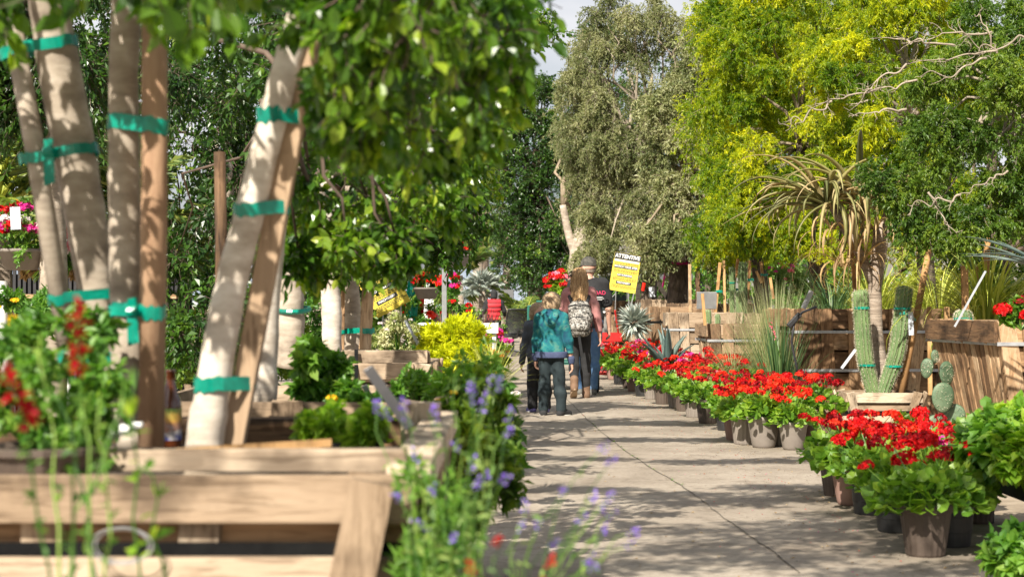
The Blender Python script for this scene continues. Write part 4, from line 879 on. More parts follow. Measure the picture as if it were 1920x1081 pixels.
# foreground box
b1, pt1, R1 = wood_box('large weathered foreground box with pale planks and a black strap, cut by the picture edge', (-1.02, 4.26), 1.62, 1.72, .80, .62, taper=.93, mats=pale, cleats=(-.9, -.40, .10, .49, .90), cw=.082, bands=(.755,), bandm='blackband', rough_left=False, seed=3, nplank=4, th=.028, side_mats=rust)
m = MB(); m.beam((-1.86, 3.35, .752), (-.185, 3.35, .752), .092, .04, up=(0, -1, 0), jit=.003); m.build('top_rail', pale['x'], b1, bevel=.003)
m = MB(); m.beam((-1.86, 3.34, .612), (-.2, 3.34, .612), .05, .036, up=(0, -1, 0), jit=.002); m.build('lower_rail', pale['x'], b1, bevel=.003)
m = MB(); m.beam((-1.0, 3.50, .812), (-.215, 3.50, .812), .045, .05, up=(0, -1, 0), jit=.003); m.build('inner_rail', pale['x'], b1, bevel=.004)
m = MB(); m.beam((-.205, 3.38, .79), (-.205, 5.12, .79), .05, .09, up=(1, 0, 0), jit=.003); m.build('top_rail', pale['y'], b1, bevel=.003)
m = MB(); m.beam((-.72, 3.62, .815), (-.40, 3.70, .828), .016, .11, up=(0, -1, .1), jit=.003); props(m.build('plank', stakew), 'thin tan plank lying on the rim of the foreground box', 'plank')
m = MB(); m.beam((-.255, 4.78, .72), (-.255, 4.78, .86), .11, .04, up=(0, -1, 0), jit=.003); m.build('corner_block', pale['z'], b1)
m = MB(); m.beam(P(655, 1110, 3.27), P(700, 903, 3.29), .085, .03, up=(0, -1, 0), jit=.003); m.build('cleat', pale['z'], b1)
m = MB()
for k in range(3):
    pts_ = []
    for i in range(26): a = i/25*2*PI; pts_.append(P(232, 1010, 3.29)+V(math.cos(a)*(.05+.006*k), -.012-.004*k, math.sin(a)*(.03+.003*k)-.01))
    m.tube(pts_, .0013, 5)
props(m.build('wire_coil', M['steel']), 'small loop of grey wire hanging on the strap of the foreground box', 'wire')
# second and third boxes
wood_box('second wooden box on the left with a pale rim behind the foreground trunks', (-.78, 6.55), 1.05, 1.2, .80, .6, mats=pale, rough_left=False, seed=4, cleats=(-.85, 0, .85), bandm='blackband', bands=(.7,))
b3, _, _ = wood_box('third wooden box on the left with a stacked double rim and black strap', (-.815, 10.7), .66, 1.1, .785, .6, mats=pale, rough_left=False, seed=5, cleats=(-.85, .85), bandm='blackband', bands=(.7,))
m = MB(); m.beam(P(612, 696, 10.12), P(776, 696, 10.12), .095, .05, up=(0, -1, 0)); m.build('lower_rail', pale['x'], b3, bevel=.004)
m = MB(); m.beam(P(640, 668, 10.2), P(802, 668, 10.2), .075, .06, up=(0, -1, 0)); m.build('upper_rail', pale['x'], b3, bevel=.004)
m = MB(); m.beam(P(798, 668, 10.2), P(802, 700, 11.0), .07, .05, up=(1, 0, 0)); m.build('upper_rail', pale['y'], b3, bevel=.004)
m = MB(); m.beam(P(668, 655, 10.14), P(668, 712, 10.06), .022, .01, up=(0, -1, 0)); m.build('strap', M['blackband'], b3)
m = MB(); m.beam(P(762, 700, 10.05), P(772, 735, 10.05), .13, .05, up=(0, -1, 0)); m.build('corner_block', rust['z'], b3)
# stakes of the foreground box
tr = [P(212, 810, 4.4), P(196, 640, 4.4), P(172, 480, 4.38), P(140, 290, 4.35), P(100, 60, 4.3)]
Y0 = 4.28
stake('thin brown leaning stake tied to the thick trunk at the far left', P(128, 660, Y0), P(5, -60, Y0), .05, [(1.3, P(22, 98, Y0), .032, P(106, 84, 4.3), .055), (1.2, P(60, 296, Y0), .032, P(142, 284, 4.3), .058, 1), (1.2, P(112, 560, Y0), .03, P(184, 548, 4.35), .052), (1.3, P(130, 668, Y0), .03, P(200, 668, 4.35), .054)], mat_=M['bark'], rnd_=True)
stake('thick brown round stake tied to the straight trunk in the foreground box', P(283, 836, 4.15), P(290, -120, 4.15), .064, [(1.7, P(289, 234, 4.15), .036, P(234, 228, 4.2), .042), (1.5, P(284, 585, 4.15), .036, P(237, 582, 4.2), .046, 1)], mat_=pm('brown_round_post', [(.22, .12, .065), (.38, .235, .14), (.50, .34, .22)], 5, .8, scale=(3, 3, .6), bst=.4), rnd_=True)
stake('tan square stake tied to the leaning whitewashed trunk', P(437, 832, 4.04), P(582, 60, 4.02), .052, [(1.6, P(546, 217, 4.03), .034, P(512, 217, 4.0), .038), (1.4, P(516, 391, 4.03), .034, P(470, 394, 4.0), .040), (1.5, P(452, 715, 4.04), .035, P(402, 718, 4.0), .048)], mat_=woodm('pale_stake_wood', [(.22, .145, .09), (.40, .28, .18), (.56, .43, .30)], 'z'))
stake('thin brown stake in the shade behind the foreground trunks', P(415, 640, 8.2), P(412, 285, 8.2), .06, [], mat_=rust['z'], rnd_=True)
stake('brown stake tied with green tape in the third wooden box', P(684, 655, 11.1), P(694, 480, 11.1), .075, [(1.6, P(690, 620, 11.1), .045, P(662, 621, 11.3), .07)], mat_=rust['z'])
stake('slim stake between the two white trunks of the third box', P(642, 655, 11.2), P(644, 470, 11.2), .025, [(1.2, P(642, 622, 11.2), .018, P(630, 622, 11.2), .03)], mat_=rust['z'])
m = MB(); m.tube([P(545, 580, 8.90)+V(.085*math.cos(a), .10+.085*math.sin(a), .012*math.sin(a)) for a in np.linspace(0, 2*PI, 22)], .014, 6); props(m.build('tie_tape', M['tape']), 'green tape tied round the shaded trunk', 'tape')
# beer bottle
bt = thing('glass_bottle', 'brown glass bottle with a colourful label standing in the foreground box', 'bottle', P(320, 838, 4.95)+V(0, 0, 0)); o = org(bt)
glass, nt_g, bb = newmat('brown_glass'); bb.inputs['Base Color'].default_value = (.09, .022, .006, 1); bb.inputs['Roughness'].default_value = .06; bb.inputs['Coat Weight'].default_value = .5
m = MB(); m.lathe([(0, 0), (.029, .001), (.0315, .006), (.0315, .12), (.029, .14), (.018, .165), (.0135, .19), (.013, .215), (.0145, .217), (.0145, .225), (.012, .226), (.0, .226)], 28, o); m.build('glass', glass, bt, smooth=True)
lab, nt_l, bl = newmat('bottle_label'); mp = coords(nt_l, (1, 1, 1), False); sx = nt_l.nodes.new('ShaderNodeSeparateXYZ'); nt_l.links.new(mp.outputs[0], sx.inputs[0]); nn = noise(nt_l, mp, 40, 2)
ad = nt_l.nodes.new('ShaderNodeMath'); ad.operation = 'MULTIPLY_ADD'; ad.inputs[1].default_value = .07; nt_l.links.new(nn.outputs['Fac'], ad.inputs[0]); nt_l.links.new(sx.outputs['Z'], ad.inputs[2])
mr = nt_l.nodes.new('ShaderNodeMapRange'); mr.inputs['From Min'].default_value = .055; mr.inputs['From Max'].default_value = .155; nt_l.links.new(ad.outputs[0], mr.inputs['Value'])
r_ = ramp(nt_l, [(.06, .07, .24), (.45, .42, .40), (.28, .14, .10), (.50, .27, .05), (.16, .26, .05)], [0, .22, .42, .65, .95]); nt_l.links.new(mr.outputs[0], r_.inputs['Fac']); nt_l.links.new(r_.outputs[0], bl.inputs['Base Color'])
m = MB(); m.lathe([(.032, .022), (.0322, .024), (.0322, .112), (.032, .114)], 28, o); m.build('label', lab, bt, smooth=True)
# white bent marker stakes
def marker(label, a, b, w_=.022, name='marker_stake', mt='tagw', hd=None):
    t = thing(name, label, 'plant marker', Vector(a), 'plastic plant markers'); m = MB(); m.beam(a, b, w_, .003, up=(0, 1, 0)); m.build('strip', M[mt], t)
    return t
marker('wide blurred white marker stake leaning over the foreground box', P(768, 800, 4.3), P(690, 690, 4.1), .026)
marker('thin white marker stake in front of the double rim', P(702, 760, 6.4), P(683, 722, 6.3), .02)
marker('slim grey marker stake in the pale flowering plants', P(792, 660, 11.9), P(760, 600, 11.9), .02)
marker('white marker stake lying in the second box', P(470, 800, 5.3), P(436, 752, 5.5), .018)
# ------------------------------------------------------------------ POTS AND PLANTS
def pot_profile(r, h, style=0):
    if style == 0: return [(0, .0), (r*.68, 0), (r*.72, .01), (r*.93, h*.82), (r*.95, h*.84), (r*1.04, h*.85), (r*1.05, h*.97), (r*1.0, h), (r*.95, h), (r*.92, h*.9), (r*.90, h*.88), (0, h*.87)]
    if style == 1: return [(0, 0), (r*.82, 0), (r*.84, .01), (r*.88, h*.3), (r*.90, h*.31), (r*.93, h*.62), (r*.95, h*.63), (r*.98, h*.92), (r*1.04, h*.93), (r*1.04, h), (r*.97, h), (r*.93, h*.88), (0, h*.87)]
    p = [(0, 0), (r*.62, 0)]; n = 9
    for i in range(n): f = i/n; p += [(r*(.66+.30*(f**.7)), h*(f*.80+.02)), (r*(.655+.30*((f+.09)**.7)), h*(f*.80+.075))]
    return p+[(r*1.0, h*.86), (r*1.07, h*.88), (r*1.06, h), (r*.98, h), (r*.93, h*.9), (0, h*.88)]
def make_pot(mb_parent, r, h, style, mt, c=(0, 0, 0), world=False):
    m = MB(); m.lathe(pot_profile(r, h, style), 40, c, flute=-.035 if style == 0 else 0); return m.build('pot', mt, mb_parent, smooth=(style == 2), world=world)
def flower_head(kind, seed, R=.04, n=34, fs=.024):
    rng = np.random.default_rng(seed); d = unit(rng.normal(size=(n, 3))); d[:, 2] = np.abs(d[:, 2])*1.0-.25; d = unit(d)
    m = MB(); pts = np.repeat(d*R*np.array([1, 1, .72])*rng.uniform(.75, 1.05, (n, 1)), 5, 0); a = np.tile(np.arange(5)*2*np.pi/5, n)+np.repeat(rng.uniform(0, 6, n), 5)
    D = np.repeat(d, 5, 0); s1 = unit(np.cross(D, [0.1, .2, 1])); s2 = np.cross(D, s1); dr = s1*np.cos(a)[:, None]+s2*np.sin(a)[:, None]+D*.35
    put(m, pts, dr, fs*.62, .95, T_RH, rng, up=D, rnd=np.clip(np.repeat(rng.random(n), 5)*.75+rng.random(5*n)*.25, 0, 1))
    return m, d
HEADS = {}
def head_mesh(kind, v):
    k = (kind, v)
    if k not in HEADS:
        m, _ = flower_head(kind, 100+v, R=.036+.005*(v % 3), n=26+5*(v % 3)); o = m.build('flower_head', PET[kind], None); HEADS[k] = o.data; bpy.data.objects.remove(o)
    return HEADS[k]
def geranium_proto(seed, kinds, potstyle, potm, r=.12, h=.23, nleaf=230, nheads=14, leafmt='ger', sp=1.0, hang=0):
    rng = np.random.default_rng(seed); random.seed(seed)
    t = thing('potted_geranium', 'proto', 'potted plant', (0, 0, 0)); make_pot(t, r, h, potstyle, potm)
    m = MB(); n = nleaf; d = unit(rng.normal(size=(n, 3))); d[:, 2] = np.abs(d[:, 2])*.9-.12; q = rng.uniform(.45, 1, n)**.5
    pts = d*np.array([.20*sp, .20*sp, .17])*q[:, None]+np.array([0, 0, h+.0]); dr = d*.9+rng.normal(size=(n, 3))*.45
    put(m, pts, dr, .062, 1.05, T_ROUND, rng, up=d+np.array([0, 0, .7]), rnd=np.clip(.25+.35*q*rng.random(n)+.35*rng.random(n)**2, 0, 1))
    m2 = MB(); st0 = np.tile([0, 0, h*.85], (60, 1)); ends = pts[:60]; segs(m2, st0+rng.normal(size=(60, 3))*.02, ends, .004, .0025)
    m.build('foliage', M[leafmt], t, world=False)
    hs = []
    for i in range(nheads):
        a = 2*PI*i*.382+rng.uniform(-.3, .3); rr = math.sqrt((i+.5)/nheads)*.21*sp; z = h+.235-.5*rr*rr/.2*.55+rng.uniform(-.03, .045)
        hs.append((rr*math.cos(a)+rng.normal()*.02, rr*math.sin(a)+rng.normal()*.02, z))
    for j in range(hang): a = rng.uniform(-2.6, -.6); hs.append((.21*math.cos(a), .21*math.sin(a), h-.03-.07*rng.random()))
    hp = np.array(hs); segs(m2, np.stack([hp[:, 0]*.4, hp[:, 1]*.4, hp[:, 2]-.14], 1), hp, .0025, .0022)
    m2.build('stems', M['shrub'], t, world=False)
    for i, p in enumerate(hs):
        kd = kinds[int(rng.integers(len(kinds)))]; o = bpy.data.objects.new('flower_head', head_mesh(kd, int(rng.integers(5)))); C.objects.link(o); o.parent = t; o.location = p
        o.rotation_euler = (rng.uniform(-.4, .4), rng.uniform(-.4, .4), rng.uniform(0, 6)); s = rng.uniform(.55, 1.35); o.scale = (s, s, s*rng.uniform(.8, 1.1))
    return t
PR = [geranium_proto(1, ['red', 'red', 'dark'], 0, POTM[0], nheads=7, sp=1.1), geranium_proto(2, ['dark', 'red', 'dark'], 1, POTM[1], nheads=6, hang=1, sp=1.1), geranium_proto(3, ['orange', 'red', 'orange'], 2, POTM[2], nheads=11),
      geranium_proto(4, ['magenta', 'magenta', 'pink'], 1, POTM[1], nheads=10), geranium_proto(5, ['red', 'orange', 'red'], 0, POTM[3], nheads=10), geranium_proto(6, ['orange', 'dark'], 0, POTM[2], nheads=8),
      geranium_proto(7, ['red', 'dark', 'orange'], 2, POTM[3], nheads=9, hang=2), geranium_proto(8, ['magenta', 'red', 'dark'], 0, POTM[0], nheads=10), geranium_proto(9, ['red', 'pink', 'orange'], 0, POTM[0], nheads=9),
      geranium_proto(10, ['red', 'dark'], 0, POTM[0], nheads=5, nleaf=330, sp=1.15), geranium_proto(11, ['dark', 'red'], 1, POTM[1], nheads=7, sp=1.15)]
KW = {0: 'red geranium in fluted brown pot', 1: 'dark red geranium in a black pot', 2: 'orange-red geranium in banded grey-brown pot', 3: 'magenta geranium in a black pot', 4: 'bright red geranium in faded terracotta pot', 5: 'orange-red geranium in a fluted grey pot',
      6: 'red-orange geranium in banded terracotta pot', 7: 'magenta and red geranium in a fluted brown pot', 8: 'red and pink geranium in a fluted brown pot', 9: 'leafy red geranium in fluted brown pot', 10: 'full dark red geranium in black pot'}
ORD = ['first', 'second', 'third', 'fourth', 'fifth', 'sixth', 'seventh', 'eighth', 'ninth', 'tenth', 'eleventh', 'twelfth', 'thirteenth', 'fourteenth', 'fifteenth', 'sixteenth', 'seventeenth', 'eighteenth', 'nineteenth', 'twentieth', 'twenty-first', 'twenty-second', 'twenty-third', 'twenty-fourth', 'twenty-fifth', 'twenty-sixth', 'twenty-seventh', 'twenty-eighth', 'twenty-ninth', 'thirtieth']
usedp = set(); rg = np.random.default_rng(99)
def place_ger(k, x, y, label, sc=1.0, z=0):
    label = KW[k]+', '+label
    if k not in usedp: usedp.add(k); o = PR[k]; o['label'] = label; o['group'] = 'geraniums in pots along the path'; o.location = (x, y, z); o.scale = (sc,)*3; o.rotation_euler = (0, 0, rg.uniform(-.4, .4))
    else: o = copy_tree(PR[k], (x, y, z), rg.uniform(-2.2, 2.2) if k != 9 else .4, sc, label, 'geraniums in pots along the path')
    return o
# near cluster: front row then two rows behind (pixel x, base y of the pot)
for i, (k, px, py, sc) in enumerate([(9, 1735, 1040, 1.03), (1, 1683, 995, .98), (10, 1636, 962, 1.0), (6, 1598, 945, 1.0), (0, 1572, 928, 1.0)]):
    q = G(px, py); place_ger(k, q.x, q.y, ORD[i]+' at the near path edge', sc)
for i, (k, x, y) in enumerate([(10, 2.06, 8.05), (1, 2.12, 8.55), (0, 2.10, 9.0), (4, 2.12, 9.45), (2, 2.16, 9.95), (6, 2.1, 10.4)]): place_ger(k, x, y, ORD[i]+' behind the near edge', 1.0)
for i, (k, x, y) in enumerate([(7, 2.42, 8.9), (0, 2.45, 9.5), (10, 2.45, 10.1)]): place_ger(k, x, y, ORD[i]+' rearmost near the bench', 1.0)
# far cluster
front = [(2, 1487, 842), (2, 1432, 838), (5, 1397, 832), (4, 1380, 824), (1, 1366, 806), (0, 1327, 793), (5, 1303, 782), (0, 1284, 770), (5, 1268, 764), (8, 1243, 757), (5, 1222, 748), (1, 1207, 742), (4, 1190, 733), (0, 1179, 727), (1, 1165, 720), (6, 1151, 711), (0, 1143, 704), (8, 1136, 697)]
for i, (k, px, py) in enumerate(front):
    q = G(px, py); place_ger(k, q.x, q.y, ORD[i]+' in the long front row', rg.uniform(.9, 1.1))
seq = [5, 2, 10, 6, 0, 5, 8, 1, 4, 6, 3, 2, 7, 4, 3, 8, 6, 3, 0, 7, 1, 4, 6, 0]
ys_ = np.linspace(13.7, 30, 24)
for i, y in enumerate(ys_):
    x = 2.18+.008*math.sin(i*2.1)*8-.007*(y-13)*1.2; place_ger(seq[i], x, y+rg.uniform(-.1, .1), ORD[i]+' in the second row', rg.uniform(.84, 1.16))
seq3 = [6, 10, 2, 5, 0, 6, 4, 10, 7, 3, 8, 4, 7, 3, 6, 0, 3, 7]
for i, y in enumerate(np.linspace(14.0, 29, 18)):
    x = 2.52-.02*(y-13); place_ger(seq3[i], x, y+rg.uniform(-.12, .12), ORD[i]+' in the rear row', rg.uniform(.9, 1.22), .02)
q = G(1128, 690); 
def shrub(name, label, cat, c, R, n, size, width, mt, seed, nt_=14, nl=10, cr=.4, tmpl=T_RH, group=None, flowers=(), fl_size=.035, stem=True, upw=.5, ldroop=.1, spread=.6, pot=None, lo=.35, fn=6):
    rng = np.random.default_rng(seed); random.seed(seed); c = Vector(c); t = thing(name, label, cat, (c.x, c.y, 0 if pot is None else c.z-R[2]-pot[1]), group)
    L = MB(); T = MB(); cl = shell_clumps(c, R, n, cr*min(R[0], R[2]), seed, lo=lo)
    for (p, r) in cl:
        clump(L, T, rng, p, r, nt_, nl, size, width, tmpl, .1, spread, .002, upw=upw, ldroop=ldroop)
        T.tube([(c.x, c.y, c.z-R[2]), Vector(p)], [.008, .003], 4)
    L.build('foliage', M[mt], t); T.build('stems', M['shrub'] if mt != 'olive' else M['twig'], t)
    if pot: make_pot(t, pot[0], pot[1], pot[2], POTM[pot[3]], (c.x, c.y, c.z-R[2]*.8-pot[1]), world=True)
    for (kd, nn) in flowers:
        for i in range(nn):
            d = unit(rng.normal(size=3)); d[2] = abs(d[2])*.9-.1; d[1] = -abs(d[1]) if rng.random() < .75 else d[1]
            o = bpy.data.objects.new('flower_head', head_mesh(kd, int(rng.integers(5)))); C.objects.link(o); o.parent = t; o.location = Vector(c)+Vector(d*np.array(R)*1.06)-org(t); s = rng.uniform(.7, 1.2)*fl_size/.035; o.scale = (s, s, s)
    return t
# left side
shrub('leafy_shrub', 'deep green bushy shrub spilling over the left edge of the path', 'shrub', P(890, 800, 6.6), (.19, .5, .26), 34, .05, .5, 'shrub', 1, flowers=(('orange', 1),), fl_size=.018, nt_=16, nl=10)
shrub('leafy_shrub', 'dark green shrub with tiny yellow flowers hanging low at the path edge', 'shrub', P(875, 860, 5.5), (.15, .4, .27), 30, .045, .5, 'mesq', 2, flowers=(('yellow', 7),), fl_size=.010, nt_=16, nl=10)
shrub('leafy_shrub', 'green shrub between the foreground box and the path plants', 'shrub', P(800, 760, 7.6), (.18, .6, .17), 24, .05, .5, 'shrub', 3, nt_=16, nl=10)
shrub('petunia_plant', 'pink and white flowers at the left path edge beside the spiky plant', 'flowering plant', P(925, 745, 9.2), (.13, .15, .09), 9, .03, .55, 'shrub', 4, flowers=(('pink', 7), ('white', 5), ('magenta', 2)), fl_size=.022)
shrub('box_plant', 'lime green leafy plant growing at the back of the foreground box', 'plant', P(655, 795, 4.75), (.14, .12, .055), 12, .045, .6, 'lime', 5, tmpl=T_LEAF, pot=(.10, .09, 1, 1), ldroop=.0)
shrub('box_plant', 'green leafy plant in the second box behind the white trunk', 'plant', P(578, 700, 6.5), (.12, .2, .10), 12, .055, .6, 'shrub', 6, tmpl=T_LEAF)
shrub('box_plant', 'low green plants along the right of the second box', 'plant', P(690, 745, 6.4), (.16, .2, .05), 10, .045, .6, 'shrub', 7, tmpl=T_LEAF, flowers=(('yellow', 1),), fl_size=.02)
shrub('golden_cypress', 'rounded golden yellow conifer bush', 'shrub', P(852, 657, 11.8), (.205, .19, .205), 44, .045, .22, 'gold', 8, nt_=34, nl=14, cr=.42, pot=(.15, .2, 1, 1), ldroop=-.5, spread=.35)
shrub('variegated_shrub', 'cream and green variegated shrub with tiny white flowers behind the double rim', 'shrub', P(745, 630, 13), (.26, .2, .16), 26, .03, .5, 'cream', 9, flowers=(('white', 10),), fl_size=.018, nt_=20)
shrub('rust_flower_plant', 'orange and red flowers beside the golden conifer', 'flowering plant', P(912, 672, 12.5), (.10, .12, .08), 8, .03, .5, 'dead', 10, flowers=(('orange', 6), ('red', 3)), fl_size=.025)
t = thing('spiky_plant', 'yellow-green spiky grass-like plant leaning over the path edge', 'plant', P(925, 740, 9.8)); m = MB(); rng = np.random.default_rng(6)
blades(m, rng, P(922, 735, 9.8), 190, .33, .008, .62, .5, .03, 5); m.build('blades', M['spiky'], t); make_pot(t, .09, .12, 1, POTM[1], P(922, 735, 9.8)-V(0, 0, .13), world=True)
# red salvia close to the lens, far left
def salvia(name, label, base, tips, kind, seed, leafmt, spike=.07, lsize=.03, nleaf=26, sr=.0022, cat='flowering plant', sp_r=.009, dense=1, group=None):
    rng = np.random.default_rng(seed); t = thing(name, label, cat, base, group); T = MB(); L = MB(); Fm = []
    for (tip, fl) in tips:
        a = Vector(base)+V(rng.uniform(-.05, .05), rng.uniform(-.05, .05), 0); b = Vector(tip); n = 8; pts = []
        for i in range(n+1):
            f = i/n; p = a.lerp(b, f); p.z += (b.z-a.z)*.12*math.sin(PI*f); pts.append(p+Vector(rng.normal(size=3))*.006)
        T.tube(pts, [sr*(1.2-.6*i/n) for i in range(n+1)], 5); A = np.array([tuple(p) for p in pts])
        k = nleaf; ti = rng.uniform(.15, .85 if fl else .98, k)*n; i = np.minimum(ti.astype(int), n-1); q = A[i]*(1-(ti-i)[:, None])+A[i+1]*(ti-i)[:, None]
        put(L, q, rng.normal(size=(k, 3))+[0, 0, .3], lsize, .5, T_LEAF, rng)
        if fl:
            m = MB(); s = (pts[-1]-pts[-2]).normalized(); k2 = int(26*dense); tt = rng.random(k2); c = np.array(tuple(pts[-1]))+np.outer(tt, np.array(tuple(s))*-spike); d = unit(rng.normal(size=(k2, 3)))
            put(m, c+d*sp_r*.4, d+np.array(tuple(s))*.6, sp_r*2.0, .7, T_RH, rng); Fm.append(m)
    T.build('stems', M['shrub'], t, smooth=True); L.build('foliage', M[leafmt], t)
    for m in Fm: m.build('flower_spike', PET[kind], t)
    return t
salvia('red_salvia', 'blurred red-spiked plant rising in front of the foreground box', P(150, 1400, 2.2), [(P(150, 585, 2.1), 1), (P(20, 700, 2.05), 1), (P(190, 740, 2.3), 0), (P(70, 620, 2.4), 0), (P(110, 700, 2.5), 0), (P(160, 730, 2.3), 0), (P(230, 700, 2.3), 0)], 'dark', 12, 'shrub', spike=.085, lsize=.02, nleaf=20, sp_r=.008, dense=2)
salvia('red_salvia', 'blurred pale stem with yellow-green leaves in front of the box rails', P(290, 1400, 2.4), [(P(262, 860, 2.35), 0), (P(235, 700, 2.4), 0)], 'red', 13, 'lime', nleaf=14, lsize=.03)
shrub('box_plant', 'mounded fresh green plant in a brown pot at the left edge of the foreground box', 'plant', P(75, 745, 3.45), (.17, .1, .12), 20, .028, .6, 'shrub', 14, tmpl=T_LEAF, pot=(.12, .10, 0, 0), nt_=12, cr=.45)
shrub('box_plant', 'loose weedy green plant against the thick trunk', 'plant', P(110, 640, 4.0), (.14, .1, .09), 10, .035, .55, 'shrub', 15, flowers=(('yellow', 2),), fl_size=.015, nt_=9, tmpl=T_LEAF)
m = MB(); 
for i in range(7): m.box(P(200+i*8, 822-random.random()*8, 3.72)+V(0, random.uniform(-.03, .03), .004*i), (.035, .03, .012), Matrix.Rotation(random.uniform(0, 3), 3, 'Z'))
props(m.build('white_pebbles', M['white'], bevel=.004), 'small heap of white stones at the foot of the thick trunk', 'stones', kind='stuff')
# lavender in the foreground, bottom centre
rl = np.random.default_rng(21); tips = []
for i in range(26): tips.append((P(rl.uniform(700, 960), rl.uniform(700, 1010)+(0 if i > 3 else -10), rl.uniform(2.5, 3.1)), 1 if rl.random() < .85 else 0))
salvia('lavender', 'purple-flowered lavender clump blurred beside the foreground box corner', P(850, 1330, 2.9), tips, 'purple', 22, 'grey_leaf', spike=.032, lsize=.020, nleaf=13, sr=.0014, sp_r=.0042, dense=.55)
tips = [(P(rl.uniform(930, 1210), rl.uniform(850, 1060), rl.uniform(2.5, 2.9)), 1) for i in range(14)]+[(P(1130, 830, 2.6), 1), (P(1055, 905, 2.6), 1), (P(1190, 1020, 2.6), 1)]
salvia('lavender', 'sparse lavender stems arching over the path at the bottom', P(930, 1330, 2.7), tips, 'purple', 23, 'grey_leaf', spike=.02, lsize=.016, nleaf=7, sr=.0011, sp_r=.0038, dense=.4)
salvia('red_salvia', 'blurred red and orange flowers at the bottom edge of the path', P(960, 1300, 2.3), [(P(932, 1000, 2.3), 1), (P(1025, 1045, 2.3), 1), (P(885, 1065, 2.2), 1), (P(1010, 1075, 2.3), 1)], 'red', 24, 'grey_leaf', spike=.022, lsize=.02, nleaf=8, sr=.0013, sp_r=.004, dense=.6)
shrub('leafy_shrub', 'pale fine-leaved foliage at the bottom beside the foreground box', 'shrub', P(790, 990, 3.3), (.08, .2, .11), 14, .032, .25, 'shrub', 25, nt_=10, nl=12, cr=.7, ldroop=-.3)
# hanging baskets far left
def basket(label, c, R, kinds, seed, pot=True, bowl=.17, n=16, leaf='shrub', name='hanging_basket'):
    t = shrub(name, label, 'hanging basket', c, R, n, .035, .55, leaf, seed, flowers=kinds, fl_size=.045, cr=.5)
    if pot:
        m = MB(); m.lathe([(0, -.10), (bowl*.65, -.10), (bowl*.95, .02), (bowl*1.03, .025), (bowl*1.03, .045), (bowl*.95, .045), (bowl*.9, .0)], 28, Vector(c)-V(0, 0, R[2]*.75)); m.build('bowl', POTM[2], t, smooth=True)
    return t
basket('hanging basket of red, pink and white petunias on the white post at far left', P(40, 435, 12), (.22, .2, .22), (('red', 12), ('magenta', 9), ('white', 8)), 30)
basket('narrow column of pink, white and purple flowers on the second white post', P(118, 470, 13), (.10, .12, .26), (('pink', 8), ('white', 5), ('magenta', 4), ('purple', 4), ('orange', 4)), 31, pot=False)
m = MB(); m.lathe([(.045, 0), (.045, 1.3)], 12, P(3, 520, 12)*1-V(0, 0, P(3, 520, 12).z)); m.tube([P(3, 400, 12), P(30, 385, 12), P(40, 395, 12)], .02, 6); props(m.build('white_post', M['white'], smooth=True), 'white post with a curved arm at the left edge', 'post')
m = MB(); m.lathe([(.022, 0), (.022, 1.25)], 12, P(129, 520, 13.1)-V(0, 0, P(129, 520, 13.1).z)); props(m.build('white_post', M['white'], smooth=True), 'thin white post between the two left trunks', 'post')
m = MB(); m.beam(P(30, 430, 11.7), P(28, 388, 11.7), .07, .002, up=(0, 1, 0)); props(m.build('price_tag', M['tagw']), 'white blank card above the hanging basket', 'tag')
shrub('low_shrub', 'low green plants with yellow dots in front of the slatted fence', 'shrub', P(75, 585, 10), (.3, .3, .14), 16, .045, .4, 'shrub', 33, flowers=(('yellow', 3),), fl_size=.02)
shrub('low_shrub', 'orange-leaved plants along the foot of the hanging baskets', 'shrub', P(85, 505, 15), (.35, .2, .08), 10, .045, .3, 'dead', 34)
# things further along the left side of the path
t = thing('steel_pole', 'grey square steel pole behind the golden conifer', 'pole', (P(833, 540, 20).x, 20, 0)); m = MB(); m.box((P(833, 0, 20).x, 20, 1.3), (.055, .055, 2.6)); m.build('shaft', M['steel'], t); m = MB(); m.box((P(833, 0, 20).x, 20, 2.62), (.7, .05, .05)); m.build('crossbar', M['steel'], t)
basket('hanging basket with red flowers near the top of the steel pole', P(858, 470, 20.5), (.13, .12, .12), (('red', 8), ('orange', 4)), 40, leaf='mesq')
basket('hanging basket with orange and pink flowers right of the steel pole, lower one', P(842, 535, 21), (.12, .14, .16), (('red', 5), ('magenta', 5), ('orange', 4)), 41, pot=False, leaf='shrub')
basket('hanging basket with red flowers left of the steel pole', P(800, 530, 21.5), (.16, .14, .14), (('red', 5), ('orange', 6)), 42, leaf='mesq')
def bench(label, c, wx, wy, h, mt, seed, name='plant_bench'):
    t = thing(name, label, 'bench', (c[0], c[1], 0)); m = MB(); m.box((c[0], c[1], h-.02), (wx, wy, .04)); m.build('top', mt, t, bevel=.004)
    m = MB(); m.box((c[0], c[1]-wy/2-.012, h-.07), (wx, .02, .09)); m.build('front_rail', mt, t)
    for sx in (-1, 1):
        for sy in (-1, 1): m = MB(); m.box((c[0]+sx*(wx/2-.05), c[1]+sy*(wy/2-.05), (h-.04)/2), (.045, .045, h-.04)); m.build('leg', mt, t)
    return t
q = P(850, 622, 20); bench('white plastic plant bench behind the golden conifer', (q.x+.05, 20.6), .95, .9, q.z+.10, M['white'], 1)
t = thing('red_grass_plant', 'dark red grass-like plants on the white bench', 'plant', P(870, 610, 20.4)); m = MB(); rng = np.random.default_rng(44)
for dx in (-.28, -.12, .05, .22, .32): blades(m, rng, P(880, 622, 20.4)+V(dx-.05, 0, 0), 34, .34, .014, .55, .7, .04, 5)
m.build('blades', M['cord'], t)
